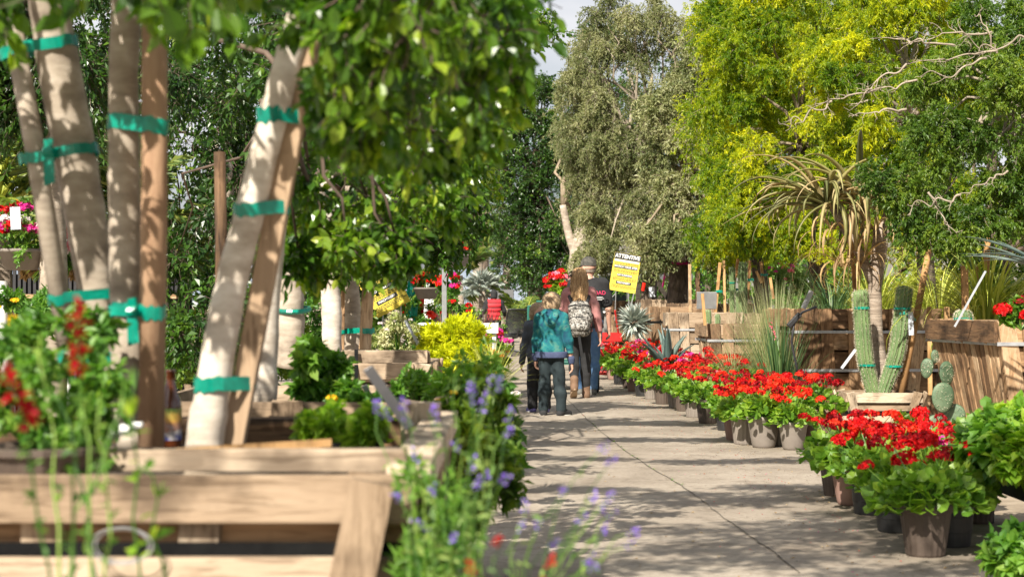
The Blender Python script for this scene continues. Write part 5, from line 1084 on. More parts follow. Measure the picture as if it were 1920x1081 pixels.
for (x, y, Yy, lb) in ((900, 607, 19.6, 'purple flower on a pale stem beside the white bench'), (838, 612, 17.5, 'purple flower on a pale stem left of the bench')):
    t = thing('purple_flower', lb, 'flower', P(x, y+30, Yy)); m = MB(); m.tube([P(x-8, y+40, Yy), P(x-4, y+18, Yy), P(x, y, Yy)], .004, 5); blades(m, np.random.default_rng(x), P(x-8, y+36, Yy), 10, .2, .008, .7, .3, .01, 4); m.build('stem', M['grey_leaf'], t)
    o = bpy.data.objects.new('flower_head', head_mesh('purple', 1)); C.objects.link(o); o.parent = t; o.location = P(x, y, Yy)-org(t); o.scale = (.9, .9, .9)
shrub('potted_shrub', 'magenta-flowered geranium mound in front of the office chair', 'flowering plant', P(925, 640, 24), (.24, .2, .20), 18, .05, .6, 'ger', 45, flowers=(('magenta', 16), ('dark', 5)), fl_size=.05)
shrub('potted_shrub', 'dark leafy plants on the ground beyond the golden conifer', 'plant', P(925, 668, 22), (.25, .3, .16), 12, .05, .6, 'mesq', 46, flowers=(('red', 2),), fl_size=.03)
for i, (x, y, Y, R, mt, fl, lb) in enumerate([(740, 590, 22, (.4, .3, .25), 'shrub', (('orange', 4),), 'green plants with orange pots behind the left sign'), (800, 600, 23, (.35, .3, .22), 'mesq', (('orange', 6),), 'hanging green plants left of the steel pole'), (850, 590, 26, (.35, .3, .25), 'shrub', (('red', 3),), 'leafy plants right of the steel pole'), (820, 650, 17, (.3, .3, .2), 'shrub', (), 'green plants under the bench'),
                                              (660, 590, 17, (.2, .3, .2), 'mesq', (), 'green plants left of the tilted sign'), (890, 650, 30, (.4, .4, .25), 'shrub', (), 'low plants beyond the white bench'), (560, 620, 14, (.6, .4, .35), 'shrub', (), 'green hedge behind the white trunks'), (430, 640, 13, (.7, .4, .4), 'mesq', (), 'dark shrubs behind the foreground trunks'), (250, 650, 12, (.7, .4, .35), 'mesq', (), 'dark shrubs behind the straight trunk'), (985, 600, 48, (.7, .5, .5), 'shrub', (), 'green bush beyond the office chair'), (1010, 640, 44, (.3, .3, .4), 'lime', (), 'bright green bush beyond the green cart'), (860, 620, 36, (.9, .5, .6), 'shrub', (), 'bushes at the far left end of the path'), (640, 560, 27, (1.2, .5, 1.0), 'mesq', (), 'tall shrubs far behind the tilted sign')]):
    shrub('potted_shrub', lb, 'shrub', P(x, y, Y), R, 20, .06, .5, mt, 50+i, flowers=fl, fl_size=.05, nt_=16, nl=9)
# folded parasols and boards beside the left sign
t = thing('folded_parasol', 'folded green cloth parasol right of the tilted sign', 'parasol', (P(772, 0, 22).x, 22, 0)); m = MB(); x = P(772, 0, 22).x
m.lathe([(.0, 1.50), (.05, 1.44), (.085, 1.2), (.07, .95), (.10, .72), (.0, .70)], 14, (x, 22, 0), flute=-.3); m.build('canopy', M['tape'], t); m = MB(); m.lathe([(.015, 0), (.015, 1.55)], 8, (x, 22, 0)); m.build('pole', M['steel'], t)
t = thing('folded_parasol', 'folded red and white parasol left of the steel pole', 'parasol', (P(786, 0, 23).x, 23, 0)); m = MB(); x = P(786, 0, 23).x
m.lathe([(.0, 1.58), (.05, 1.5), (.075, 1.3), (.06, 1.0), (.0, .98)], 14, (x, 23, 0), flute=-.3); m.build('canopy', PET['red'], t); m = MB(); m.lathe([(.015, 0), (.015, 1.6)], 8, (x, 23, 0)); m.build('pole', M['steel'], t)
m = MB(); m.box((P(802, 0, 24).x, 24, .9), (.16, .02, 1.1)); props(m.build('white_board', M['white']), 'white board standing behind the folded parasols', 'board')
# ------------------------------------------------------------------ SIGNS
yel = pm('sign_yellow', [(.66, .51, .05), (.75, .60, .09)], 3, .45, bst=.05); blk = pm('sign_black', [(.02, .02, .022), (.04, .04, .04)], 5, .5, bst=.0); wht = M['white']
def sign(label, c, tilt, legs):
    t = thing('safety_sign', label, 'sign', c, 'yellow safety signs'); c = Vector(c); ro = PI/2; w_, h_ = .42, .60; Rt = Matrix.Rotation(tilt, 3, 'Y')
    t.rotation_euler = (0, 0, 0)
    def L(x, z, y=0): return Rt@V(x, y, z)
    def pan(name, x, z, wx, hz, mt, y, th=.004, par=t):
        m = MB(); m.box(L(x, z, y), (wx, th, hz), Rt); return m.build(name, mt, par, world=False)
    bd = pan('board', 0, 0, w_, h_, yel, 0, .008); pan('header', 0, .248, w_-.004, .10, blk, -.006, par=bd)
    bars = [(.155, .36, .055), (.0, .0, 0)]
    e = (PI/2, -tilt*-1 if False else tilt, 0)
    def tx(s, x, z, size, mt, y, name='lettering', sx=1.0): o = text_obj(name, s, size, mt, bd, L(x, z, y), (Matrix.Rotation(tilt, 4, 'Y')@Matrix.Rotation(PI/2, 4, 'X')).to_euler(), bold=size*.03, thick=.0008, sx=sx)
    tx('ATTENTIVE', 0, .248, .083, wht, -.0095, sx=.92)
    pan('bar', 0, .178, w_-.03, .030, wht, -.006, par=bd)
    pan('bar', -.0, .085, .37, .052, blk, -.006, par=bd); tx('WATCH YOUR STEP:', 0, .085, .043, wht, -.0095, sx=.92)
    pan('bar', 0, -.045, .24, .044, blk, -.006, par=bd); tx('NO RUNNING', 0, -.045, .036, wht, -.0095)
    pan('bar', 0, -.165, .24, .044, blk, -.006, par=bd); tx('MACHINERY', 0, -.165, .036, wht, -.0095)
    # fine print as rows of small dark dashes, too small to read in the photograph
    m = MB(); r = random.Random(4)
    for z in (.145, .128, .035, .018, .001, -.088, -.105, -.122, -.208, -.225, -.242):
        x = -.18
        while x < .17:
            q = r.uniform(.012, .04); m.box(L(x+q/2, z, -.0062), (q, .002, .0065), Rt); x += q+.008
    m.build('fine_print', blk, bd, world=False)
    for (x0, x1, zz) in legs: m = MB(); m.tube([L(x0, -.26, .01), V(x1, .02, zz)], .008, 6); m.build('stake', M['steel'], t, world=False)
    return t
c = P(1172, 511, 26.8); sign('yellow and black safety sign on two thin stakes beside the trees', c, rad(9.5), ((-.10, -.16, -.75), (.10, .06, -.75)))
c = P(712, 534, 18); sign('yellow and black safety sign tilted steeply behind the third box', c, rad(-28), ((-.10, .02, -.75), (.12, .18, -.75)))
# ------------------------------------------------------------------ RIGHT SIDE
wood_box('big dark-stained wooden box at the right edge with two metal bands', (4.62, 13.7), 2.1, 1.6, 1.02, 1.0, rot=rad(5), mats=rust, seed=11, taper=.86, cleats=(-.93, -.78, -.6, -.05, .85), cw=.13, bands=(.82, .12))
wood_box('largest dark wooden box behind the cacti, with two metal bands', (3.66, 17.9), 1.75, 1.4, 1.10, 1.08, rot=rad(3), mats=rust, seed=12, taper=.86, cleats=(-.93, -.79, -.64, -.3, -.14, .2, .5, .85), cw=.12, bands=(.78, .42))
for i, (px, top, Y, w_, h_, lab, mt) in enumerate([(1326, 606, 20.2, .95, .92, 'low wooden box behind the pale grass clump', wood), (1256, 585, 22.6, .95, 1.05, 'wooden box with a pale front behind the blue agave', pale), (1218, 574, 26, .95, 1.08, 'grey-brown wooden box left of the pale-fronted one', wood),
                                           (1180, 575, 29.5, .95, 1.08, 'pale wooden box just right of the silver yucca', pale), (1143, 563, 34, 1.05, 1.15, 'furthest wooden box, under the yellow sign', wood), (1205, 560, 31.5, 1.2, 1.15, 'wooden box under the rough-barked tree', pale), (1268, 568, 27.6, 1.2, 1.1, 'wooden box under the trunk with the pink ribbon', wood), (1395, 586, 24, 1.6, 1.0, 'pale wooden box holding the thin stakes', pale)]):
    X = (px-960)/3200*Y; zt = CAMH-(top-HZ)/3200*Y
    wood_box(lab, (X+w_/2, Y+w_/2), w_, w_, zt, h_, rot=rad([2, -3, 2, -2, 1, 0, 3, 0][i]), mats=mt, seed=20+i, cleats=(-.87, -.55, .75), cw=.12, bands=(.78, .3) if i != 3 else (.72,), bandm='band' if i in (0, 1) else 'blackband', taper=.86)
# cactus helper
def cactus(name, label, pts, r, nrib, seed, mt='cactus', spn=1):
    rng = np.random.default_rng(seed); t = thing(name, label, 'cactus', Vector(pts[0]), 'columnar cacti'); P_ = [Vector(p) for p in pts]
    # resample
    n = 40; seg = [0]
    for a, b in zip(P_, P_[1:]): seg.append(seg[-1]+(b-a).length)
    path = []
    for i in range(n+1):
        s = seg[-1]*i/n; k = max(j for j in range(len(seg)) if seg[j] <= s+1e-9); k = min(k, len(P_)-2); f = (s-seg[k])/(seg[k+1]-seg[k]); 
        p0 = P_[max(k-1, 0)]; p1 = P_[k]; p2 = P_[k+1]; p3 = P_[min(k+2, len(P_)-1)]
        path.append(.5*((2*p1)+(p2-p0)*f+(2*p0-5*p1+4*p2-p3)*f*f+(3*p1-p0-3*p2+p3)*f**3))
    L = seg[-1]; K = nrib*4; vs = []; sp0 = []; sp1 = []; prev = None
    for i, p in enumerate(path):
        tdir = (path[min(i+1, n)]-path[max(i-1, 0)]).normalized(); x = (V(0, 1, 0)-tdir*tdir.y).normalized() if prev is None else (prev-tdir*prev.dot(tdir)).normalized(); prev = x; y = tdir.cross(x)
        s = L*i/n; rr = r*min(1, math.sqrt(max(0, 1-((s-(L-r))/r)**2)) if s > L-r else 1)*(.86+.14*min(1, s/(L*.35)))
        rr = max(rr, .002)
        for k in range(K):
            a = 2*PI*k/K; q = rr*(1.0 if k % 4 == 0 else (.80 if k % 4 == 2 else .89)); d = x*math.cos(a)+y*math.sin(a); vs.append(p+d*q)
            if k % 4 == 0 and rr > r*.3:
                for e in range(4 if spn else 1): c = p+d*q+tdir*L/n*(e-1.5)/4; sp0.append(c); sp1.append(c+(d+Vector(rng.normal(size=3))*.8).normalized()*r*.20)
    fs = [(i*K+k, i*K+(k+1) % K, (i+1)*K+(k+1) % K, (i+1)*K+k) for i in range(n) for k in range(K)]+[tuple(n*K+k for k in range(K))]
    m = MB(); m.add(vs, fs); m.build('ribbed_stem', M[mt], t, smooth=True)
    m = MB(); segs(m, np.array([tuple(v) for v in sp0]), np.array([tuple(v) for v in sp1]), r*.018, r*.008); m.build('spines', M['spine'], t)
    return t
def ring_tape(label, c, r, w_=.02, grp='green tie tapes'):
    m = MB(); n = 16; vs = []
    for i in range(n): a = 2*PI*i/n; vs += [c+V(math.cos(a)*r, math.sin(a)*r, -w_/2), c+V(math.cos(a)*r, math.sin(a)*r, w_/2)]
    m.add(vs, [(2*i, (2*i+2) % (2*n), (2*i+3) % (2*n), 2*i+1) for i in range(n)]); return m
Yc = 15.2
t1 = cactus('columnar_cactus', 'ribbed column cactus on the left of the small box, nearer the path', [P(1638, 740, Yc), P(1632, 715, Yc), P(1622, 670, Yc), P(1616, 600, Yc), P(1613, 542, Yc)], .072, 13, 1)
t2 = cactus('columnar_cactus', 'ribbed column cactus bending right on the right of the ringed trunk', [P(1655, 740, Yc), P(1662, 720, Yc), P(1682, 660, Yc), P(1690, 600, Yc), P(1697, 535, Yc)], .074, 13, 2)
for tt, (x, y, r) in ((t1, (1616, 577, .074)), (t1, (1626, 684, .076)), (t2, (1692, 578, .078)), (t2, (1676, 686, .078))): ring_tape('', P(x, y, Yc), r).build('tie_tape', M['tape'], tt)
b, _, _ = wood_box('small pale wooden box holding the two column cacti', (P(1650, 0, 15.3).x, 15.35), .70, .5, P(0, 735, 15.1).z, .2, mats=pale, seed=31, taper=.8, cleats=(-.9, .85), cw=.07, bands=(.1,), bandm='blackband', rough_left=False, nplank=2, th=.02)
wood_box('flat wooden box under the cactus box', (P(1650, 0, 15.4).x, 15.45), .8, .7, P(0, 735, 15.1).z-.205, .22, mats=pale, seed=32, taper=.95, cleats=(-.9, .9), cw=.05, bands=(.3,), bandm='blackband', rough_left=False, nplank=2, th=.02)
stake('round brown pole leaning right from the cactus box', P(1690, 738, 15.25), P(1744, 455, 15.35), .06, [(1.2, P(1712, 600, 15.3), .034, P(1693, 590, 15.2), .07)], mat_=pm('orange_brown_pole', [(.28, .14, .05), (.46, .26, .11)], 4, .8, scale=(3, 3, .6)), rnd_=True)
# tree aloe behind the cacti
rng = np.random.default_rng(61); al = thing('tree_aloe', 'tall aloe with long drooping tan-green leaves on a ringed trunk', 'aloe', P(1655, 738, 15.6)); Ya = 15.6
m = MB(); m.tube([P(1655, 745, Ya), P(1650, 690, Ya), P(1643, 620, Ya), P(1640, 540, Ya), P(1648, 470, Ya), P(1655, 420, Ya)], [.085, .07, .058, .062, .075, .07], 16)
m.build('trunk', M['tree_trunk_rings'], al, smooth=True)
m = MB(); m.tube([P(1642, 540, Ya), P(1615, 480, Ya), P(1585, 430, Ya), P(1560, 385, Ya)], [.05, .045, .04, .04], 10); m.tube([P(1652, 440, Ya), P(1665, 400, Ya), P(1672, 370, Ya)], [.05, .045, .04], 10); m.build('limb', M['tree_trunk_rings'], al, smooth=True)
for (x, y, n, L, sd) in ((1548, 390, 40, 1.0, 1), (1676, 370, 34, .85, 2), (1610, 385, 32, 1.05, 3)):
    m = MB(); blades(m, np.random.default_rng(sd), P(x, y, Ya), int(n*1.25), L, .066, .45, 2.5, .02, 12, mint=.45, thick=.5, keel=.3); m.build('leaf_rosette', M['aloe'], al, smooth=True)
m = MB(); blades(m, np.random.default_rng(9), P(1560, 392, Ya), 9, 1.05, .05, 0, 1.5, .02, 12, thick=.5, keel=.3, dirs=(np.array([3.1, 3.3, 2.9, 3.5, 2.7, 3.9, 4.4, 3.0, 3.6]), np.array([1.0, 1.2, .9, 1.3, 1.1, 1.2, 1.3, 1.35, 1.0]))); m.build('leaf_rosette', M['aloe'], al, smooth=True)
m = MB()
for (x, y) in ((1600, 470), (1585, 500), (1640, 430), (1560, 430), (1610, 500)):
    blades(m, rng, P(x, y, Ya), 18, .75, .026, .7, 2.8, .06, 9, mint=.4)
m.build('dry_leaves', M['dead'], al)
stake('orange-brown stake behind the aloe leaves', P(1604, 560, 15.9), P(1592, 400, 15.9), .035, [])
# plants in and behind the large box
def bladeplant(name, label, cat, c, n, L, w_, sp, cv, mt, seed, r0=.04, k=6, thick=0, keel=.25, minscale=1, smooth=False, group=None, extra=None):
    t = thing(name, label, cat, (c[0], c[1], c[2]), group); m = MB(); r = np.random.default_rng(seed); blades(m, r, c, n, L, w_, sp, cv, r0, k, thick=thick, keel=keel)
    if extra: extra(m, r)
    m.build('leaves', M[mt], t, smooth=smooth); return t
bladeplant('strap_leaf_plant', 'yellow-green strap-leaved plant arching behind the right box', 'plant', P(1850, 625, 15.2), 260, 1.05, .026, .38, 1.9, 'strap', 71, .2, 9)
bladeplant('strap_leaf_plant', 'tall strap-leaved plant between the aloe and the right box', 'plant', P(1760, 620, 18.5), 150, 1.05, .02, .4, 1.7, 'strap', 72, .15, 8)
bladeplant('strap_leaf_plant', 'fine arching green leaves spilling behind the tree aloe', 'plant', P(1640, 590, 18), 160, .9, .016, .5, 1.6, 'strap', 73, .25, 8)
bladeplant('strap_leaf_plant', 'green arching leaves over the left of the largest box', 'plant', P(1560, 580, 17.6), 110, .6, .012, .6, 1.6, 'sotol', 74, .2, 8)
bladeplant('dark_yucca', 'dark blue-green broad yucca leaves reaching in at the right edge', 'yucca', P(1960, 510, 11.8), 8, .5, .05, 1.1, .5, 'agave', 75, .03, 7, thick=.35, smooth=True, extra=lambda m, r: blades(m, r, P(1965, 505, 11.8), 12, .68, .055, 0, .45, .02, 8, thick=.35, dirs=(r.uniform(PI-.7, PI+.5, 12), r.uniform(.95, 1.35, 12))))
bladeplant('ornamental_grass', 'tall airy pale grass clump beside the largest box', 'grass clump', (P(1455, 0, 18).x, 18, .15), 900, 1.25, .006, .24, .35, 'grass', 76, .28, 6)
bladeplant('ornamental_grass', 'pale grass clump left of the tall one', 'grass clump', (P(1400, 0, 18.6).x, 18.6, .1), 450, .75, .006, .7, 1.3, 'grass', 77, .12, 7)
bladeplant('sotol', 'dark green stiff-leaved fountain plant in front of the largest box', 'plant', (P(1462, 0, 16.8).x, 16.8, .10), 170, 1.05, .014, .34, .22, 'sotol', 78, .08, 6)
bladeplant('grassy_fountain', 'low arching pale grass hanging over the geraniums', 'grass clump', (P(1375, 0, 17.6).x, 17.6, .30), 330, .62, .006, .95, 1.4, 'grass', 79, .08, 8)
bladeplant('blue_agave', 'blue-grey agave with broad pointed leaves between the boxes', 'agave', (P(1252, 0, 21.8).x, 21.8, .30), 24, .62, .10, .8, .45, 'agave', 80, .04, 8, thick=.5, keel=.45, smooth=True)
bladeplant('variegated_agave', 'yellow-edged curling agave in front of the blue one', 'agave', (P(1215, 0, 22.5).x, 22.5, .22), 22, .5, .045, .95, .9, 'aloe', 81, .03, 7, thick=.4, smooth=True)
def yball(m, r):
    n = 420; d = unit(r.normal(size=(n, 3))); c = P(1190, 603, 25.5); put(m, np.tile(np.array(tuple(c)), (n, 1))+d*.05, d, .23, .05, T_RH, r, up=np.cross(d, [0, 0, 1]))
bladeplant('silver_yucca', 'ball of fine silver-green spines in front of the boxes', 'yucca', P(1190, 603, 25.5), 4, .3, .01, .3, .2, 'silver', 82, extra=yball)
bladeplant('dark_agave', 'small dark green leaf rosette near the far boxes', 'agave', (P(1165, 0, 27).x, 27, .5), 40, .3, .02, 1.0, .3, 'sotol', 83)
# prickly pear
pp_ = thing('prickly_pear', 'prickly pear with flat oval pads at the corner of the right box', 'cactus', (P(1770, 0, 13.4).x, 13.4, 0)); padm = pm('cactus_pad', [(.04, .075, .04), (.08, .13, .07), (.15, .20, .12)], 8, .6, bst=.3)
for (x, y, w_, h_, ti, an, Y) in ((1768, 745, .19, .24, .05, .2, 13.3), (1738, 690, .10, .16, .1, -.2, 13.25), (1753, 668, .07, .11, -.05, .3, 13.3), (1775, 700, .15, .2, -.1, .5, 13.4), (1790, 780, .17, .2, 0, -.3, 13.4), (1755, 800, .16, .2, .1, 0, 13.3)):
    m = MB(); Rm = Matrix.Rotation(an, 3, 'Z')@Matrix.Rotation(ti, 3, 'Y'); c = P(x, y, Y); vs = []; fs = []; n = 18; K = 7
    for j in range(K):
        f = (j/(K-1)-.5)*PI; zz = math.sin(f); rr = math.cos(f)
        for i in range(n): a = 2*PI*i/n; vs.append(c+Rm@V(math.cos(a)*w_/2*(.35+.65*max(rr, .15))*(1+.12*math.sin(a)) if True else 0, zz*.016, math.sin(a)*h_/2*(.35+.65*max(rr, .15))))
    fs = [(j*n+i, j*n+(i+1) % n, (j+1)*n+(i+1) % n, (j+1)*n+i) for j in range(K-1) for i in range(n)]+[tuple(range(n-1, -1, -1)), tuple((K-1)*n+i for i in range(n))]
    m.add(vs, fs); pd = m.build('pad', padm, pp_, smooth=True); r = np.random.default_rng(int(x)); k = 46; a = r.uniform(0, 6.28, k); q = np.sqrt(r.random(k))*.9; p0 = []; p1 = []
    for aa, qq in zip(a, q): v = c+Rm@V(math.cos(aa)*w_/2*qq, -.016, math.sin(aa)*h_/2*qq); p0.append(tuple(v)); p1.append(tuple(v+Vector((r.normal()*.006, -.012, r.normal()*.006))))
    m = MB(); segs(m, np.array(p0), np.array(p1), .0016, .0012); m.build('spines', M['spine'], pd)
# stakes, cacti and markers around the boxes on the right
S_ = [('short square orange-brown stake standing behind the right box', (1812, 640), (1808, 498), 14.6, .055, 0), ('square orange-brown stake right of the short one', (1815+20, 620), (1816+13, 500), 15.2, .04, 0), ('brown stake left of the small fenced cactus', (1778, 700), (1775, 575), 14.6, .04, 0), ('dark stake beside the prickly pear', (1744, 740), (1742, 575), 14.9, .035, 0), ('brown stake reaching up through the strap leaves', (1828+20, 575), (1852, 390), 15.5, .05, 0),
      ('pale stake leaning at the left end of the stake group', (1340, 600), (1350, 492), 24.5, .04, 1), ('straight pale stake in the middle of the stake group', (1360, 610), (1357, 488), 24.6, .035, 1), ('stake tied to a tall thin cactus', (1366, 600), (1384, 485), 24.7, .04, 1), ('pale stake at the left of the low box', (1322, 610), (1317, 550), 20.0, .035, 1), ('stake at the left rear under the trees', (1402, 560), (1406, 488), 26, .04, 1), ('stake leaning left above the pale grass', (1428, 530), (1418, 508), 24, .035, 1), ('upright stake above the pale grass', (1432, 540), (1427, 490), 25, .04, 1), ('stake leaning above the tall grass', (1450, 560), (1444, 520), 22, .035, 1), ('dark stake beside the grey board', (1294, 585), (1293, 495), 26, .045, 2), ('brown post behind the pink-ribboned trunk', (1309, 580), (1308, 500), 28, .07, 2)]
for i, (lb, a, b_, Y, w_, k) in enumerate(S_):
    tp = []
    if k == 1 and i % 2 == 1: q = P(a[0]*.5+b_[0]*.5, a[1]*.5+b_[1]*.5, Y-.01); tp = [(1.5, q, w_*.62, q+V(.05, .01, 0), .03)]
    stake(lb, P(*a, Y), P(*b_, Y), w_, tp, mat_=rust['z'] if k == 2 else stakew)
for i, (lb, x, y0, y1, Y, r) in enumerate([('slim column cactus tied between the stakes', 1373, 620, 500, 24.5, .045), ('short green cactus in the pale stake box', 1327, 618, 580, 20.6, .04), ('little cactus beside the pale stakes', 1345, 612, 588, 21, .035), ('bright green cactus right of the stake group', 1386, 620, 545, 24, .06), ('dark tall cactus behind the stakes', 1392, 600, 490, 25.5, .07), ('spiny cactus with a green tape behind the right box', 1806, 650, 580, 14.2, .075), ('dark cactus under the right box stakes', 1770, 700, 640, 14.8, .05)]):
    t = cactus('columnar_cactus', lb, [P(x, y0, Y), P(x+1, (y0+y1)/2, Y), P(x, y1, Y)], r, 9, 70+i, spn=1)
    if i in (0, 5): ring_tape('', P(x, y0*.25+y1*.75 if i == 5 else y1+30, Y), r*1.06, .02).build('tie_tape', M['tape'], t)
marker('white strip leaning between the leaves at the right box', P(1790, 612, 13.2), P(1848, 508, 13.0), .016)
marker('white card hanging on the right cactus', P(1709, 628, 15.0), P(1707, 584, 15.0), .045)
marker('white strip stuck upright beside the cactus box', P(1578, 690, 15.0), P(1604, 655, 15.0), .025)
marker('grey strip on the left corner of the largest box', P(1506, 578, 16.6), P(1522, 545, 16.6), .05, mt='steel')
marker('white strip with a dark end left of the pink ribbon', P(1114+60, 610, 29), P(1192, 535, 29), .02, mt='steel')
marker('white card on the trunk above the boxes', P(1223, 556, 29), P(1222, 538, 29), .10)
marker('thin grey strip sticking out below the sign', P(1140, 564, 29), P(1155, 549, 29), .015, mt='steel')
m = MB(); m.box(P(1325, 563, 24), (.28, .02, .24), Matrix.Rotation(.12, 3, 'X')); props(m.build('grey_board', M['steel'], bevel=.004), 'grey sheet leaning on the wooden boxes under the trees', 'board')
m = MB(); m.tube([P(1205, 545, 29.5), P(1208, 530, 29.5)], [.028, .03], 8); props(m.build('orange_marker', PET['orange']), 'orange marker beside the rough trunk', 'marker')
# white beam with struts
t = thing('timber_trestle', 'white horizontal beam on slanting struts behind the tree trunks', 'trestle', (P(1245, 0, 36).x, 36, 0)); m = MB(); m.beam(P(1190, 515, 36), P(1298, 519, 36), .14, .1, up=(0, -1, 0)); m.build('beam', M['white'], t)
for (a, b_) in (((1228, 520), (1255, 565)), ((1262, 520), (1250, 565)), ((1196, 520), (1196, 600)), ((1290, 522), (1290, 600))): m = MB(); m.beam(P(*a, 36.1), P(*b_, 36.1), .09, .08, up=(0, -1, 0)); m.build('strut', M['bark'], t)
# pink ribbon on the dark trunk
t = thing('pink_ribbon', 'bright pink ribbon wound round the dark trunk with a hanging end', 'ribbon', P(1270, 492, 28.8)); m = MB(); q = V(2.85, 29, P(0, 492, 29).z); r = .175
m.tube([q+V(math.cos(a)*r, math.sin(a)*r, .02*math.sin(a)) for a in np.linspace(0, 2*PI, 20)], .022, 6); m.tube([q+V(-.17, -.05, 0), q+V(-.24, -.1, -.12), q+V(-.27, -.1, -.25), q+V(-.30, -.1, -.42)], [.03, .022, .02, .016], 6); m.build('ribbon', PET['magenta'], t)
# flowers in the distance on the right
shrub('bougainvillea', 'red-flowered climbing shrub behind the people', 'flowering shrub', P(1047, 535, 33), (.24, .25, .32), 20, .06, .6, 'lime', 90, flowers=(('red', 14), ('pink', 7)), fl_size=.07)
for i, (x, y, Y) in enumerate([(1445, 495, 30), (1483, 498, 29), (1510, 500, 28)]): shrub('flowering_bush', ['pink-flowered bush at the left behind the tall grass', 'pink-flowered bush in the middle behind the tall grass', 'pink-flowered bush beside the aloe leaves'][i], 'flowering shrub', P(x, y+22, Y), (.3, .2, .28), 12, .05, .4, 'grey_leaf', 92+i, flowers=(('pink', 4), ('magenta', 2)), fl_size=.04)
t = thing('pink_spike_flower', 'pink flower spike leaning among the dark green leaves', 'flower', P(1455, 650, 16.5)); m = MB(); m.tube([P(1462, 668, 16.5), P(1452, 630, 16.5), P(1444, 604, 16.5)], .006, 5); m.build('stem', M['shrub'], t); m = MB(); r = np.random.default_rng(5); f = r.random((60, 1)); put(m, np.array(tuple(P(1444, 604, 16.5)))*(1-f)+np.array(tuple(P(1454, 635, 16.5)))*f, r.normal(size=(60, 3)), .022, .7, T_RH, r); m.build('petals', PET['pink'], t)
# nearer right: plastic bench with leafy plants, red flowers above the right box
t = thing('black_plant_bench', 'dark plastic nursery bench at the lower right carrying leafy plants', 'bench', (2.75, 7.7, 0)); zt = P(0, 925, 7.6).z+.04
m = MB(); m.box((3.05, 8.3, zt-.03), (1.15, 1.5, .05)); m.build('top', M['black'], t, bevel=.01)
m = MB(); m.box((2.415, 8.3, zt-.05), (.03, 1.54, .15)); m.box((3.0, 7.54, zt-.05), (1.2, .03, .15)); m.build('rim', M['black'], t, bevel=.01)
for x, y in ((2.47, 7.62), (2.47, 8.9), (3.5, 7.62), (3.5, 8.9)): m = MB(); m.box((x, y, (zt-.1)/2), (.07, .07, zt-.1)); m.build('leg', M['black'], t)
for i, (x, y, Y, R, lb) in enumerate([(1866, 832, 8.0, (.15, .28, .12), 'bright green leafy plants at the left front of the dark bench'), (1925, 845, 7.7, (.16, .2, .10), 'bright green leafy plants at the right front of the dark bench'), (1915, 798, 8.6, (.26, .3, .12), 'bright green leafy plants at the back of the dark bench')]):
    shrub('leafy_seedlings', lb, 'plant', P(x, y, Y), R, 24, .07, .8, 'lime' if i else 'shrub', 100+i, tmpl=T_LEAF, nt_=10, nl=8, cr=.6, upw=.8, ldroop=0, group='leafy plants on the dark bench')
shrub('low_shrub', 'leafy green plant in the bottom right corner', 'plant', P(1915, 1040, 6.9), (.11, .13, .11), 16, .06, .6, 'shrub', 105, tmpl=T_LEAF, nt_=10, nl=8)
shrub('red_geranium', 'tall red geranium standing above the right box at the picture edge', 'flowering plant', P(1915, 590, 11.5), (.13, .15, .10), 8, .05, .7, 'ger', 106, flowers=(('dark', 5), ('red', 4)), fl_size=.05, tmpl=T_ROUND)
shrub('low_shrub', 'green foliage between the geraniums and the right box', 'plant', P(1800, 830, 11.6), (.3, .3, .14), 14, .05, .6, 'mesq', 107)
shrub('low_shrub', 'dark foliage under the prickly pear', 'plant', P(1700, 800, 13.6), (.5, .3, .1), 14, .05, .6, 'mesq', 108)
# hose and black fitting at the corner of the largest box
t = thing('irrigation_hose', 'black hose with a valve hooked over the corner of the largest box', 'hose', P(1495, 600, 16.5)); m = MB(); m.tube([P(1530, 575, 16.6), P(1505, 585, 16.45), P(1490, 600, 16.4), P(1484, 640, 16.4), P(1492, 680, 16.4), P(1500, 720, 16.45)], .012, 6); m.build('tube', M['black'], t, smooth=True); m = MB(); m.beam(P(1478, 612, 16.4), P(1500, 588, 16.4), .05, .05); m.build('valve', M['black'], t, bevel=.008)
# ------------------------------------------------------------------ CARTS, CHAIR
gm = pm('green_wire', [(.015, .10, .08), (.03, .16, .12)], 8, .45, bst=.05)
t = thing('garden_cart', 'green wire-sided garden cart pushed by the family', 'cart', (.75, 22.6, 0)); X0, X1, Yf, Yb, Zb, Zt = .22, 1.05, 22.45, 23.5, .38, 1.12
m = MB()
for z in (Zb, Zt):
    for (a, b_) in (((X0, Yf), (X1, Yf)), ((X1, Yf), (X1, Yb)), ((X1, Yb), (X0, Yb)), ((X0, Yb), (X0, Yf))): m.tube([(a[0], a[1], z), (b_[0], b_[1], z)], .013, 6)
for (x, y) in ((X0, Yf), (X1, Yf), (X1, Yb), (X0, Yb)): m.tube([(x, y, Zb), (x, y, Zt)], .013, 6)
m.build('frame', gm, t)
for (a, b_) in (((X0, Yf), (X1, Yf)), ((X1, Yf), (X1, Yb)), ((X1, Yb), (X0, Yb)), ((X0, Yb), (X0, Yf))):
    m = MB(); a = V(*a, 0); b_ = V(*b_, 0); n = 17
    p = [a.lerp(b_, i/n) for i in range(1, n)]; segs(m, np.array([(v.x, v.y, Zb) for v in p]), np.array([(v.x, v.y, Zt) for v in p]), .0028, .0028, 4)
    zz = np.linspace(Zb, Zt, 14)[1:-1]; segs(m, np.array([(a.x, a.y, z) for z in zz]), np.array([(b_.x, b_.y, z) for z in zz]), .0028, .0028, 4); m.build('wire_side', gm, t)
m = MB(); m.box(((X0+X1)/2, (Yf+Yb)/2, Zb-.02), (X1-X0, Yb-Yf, .02)); m.build('tray', gm, t)
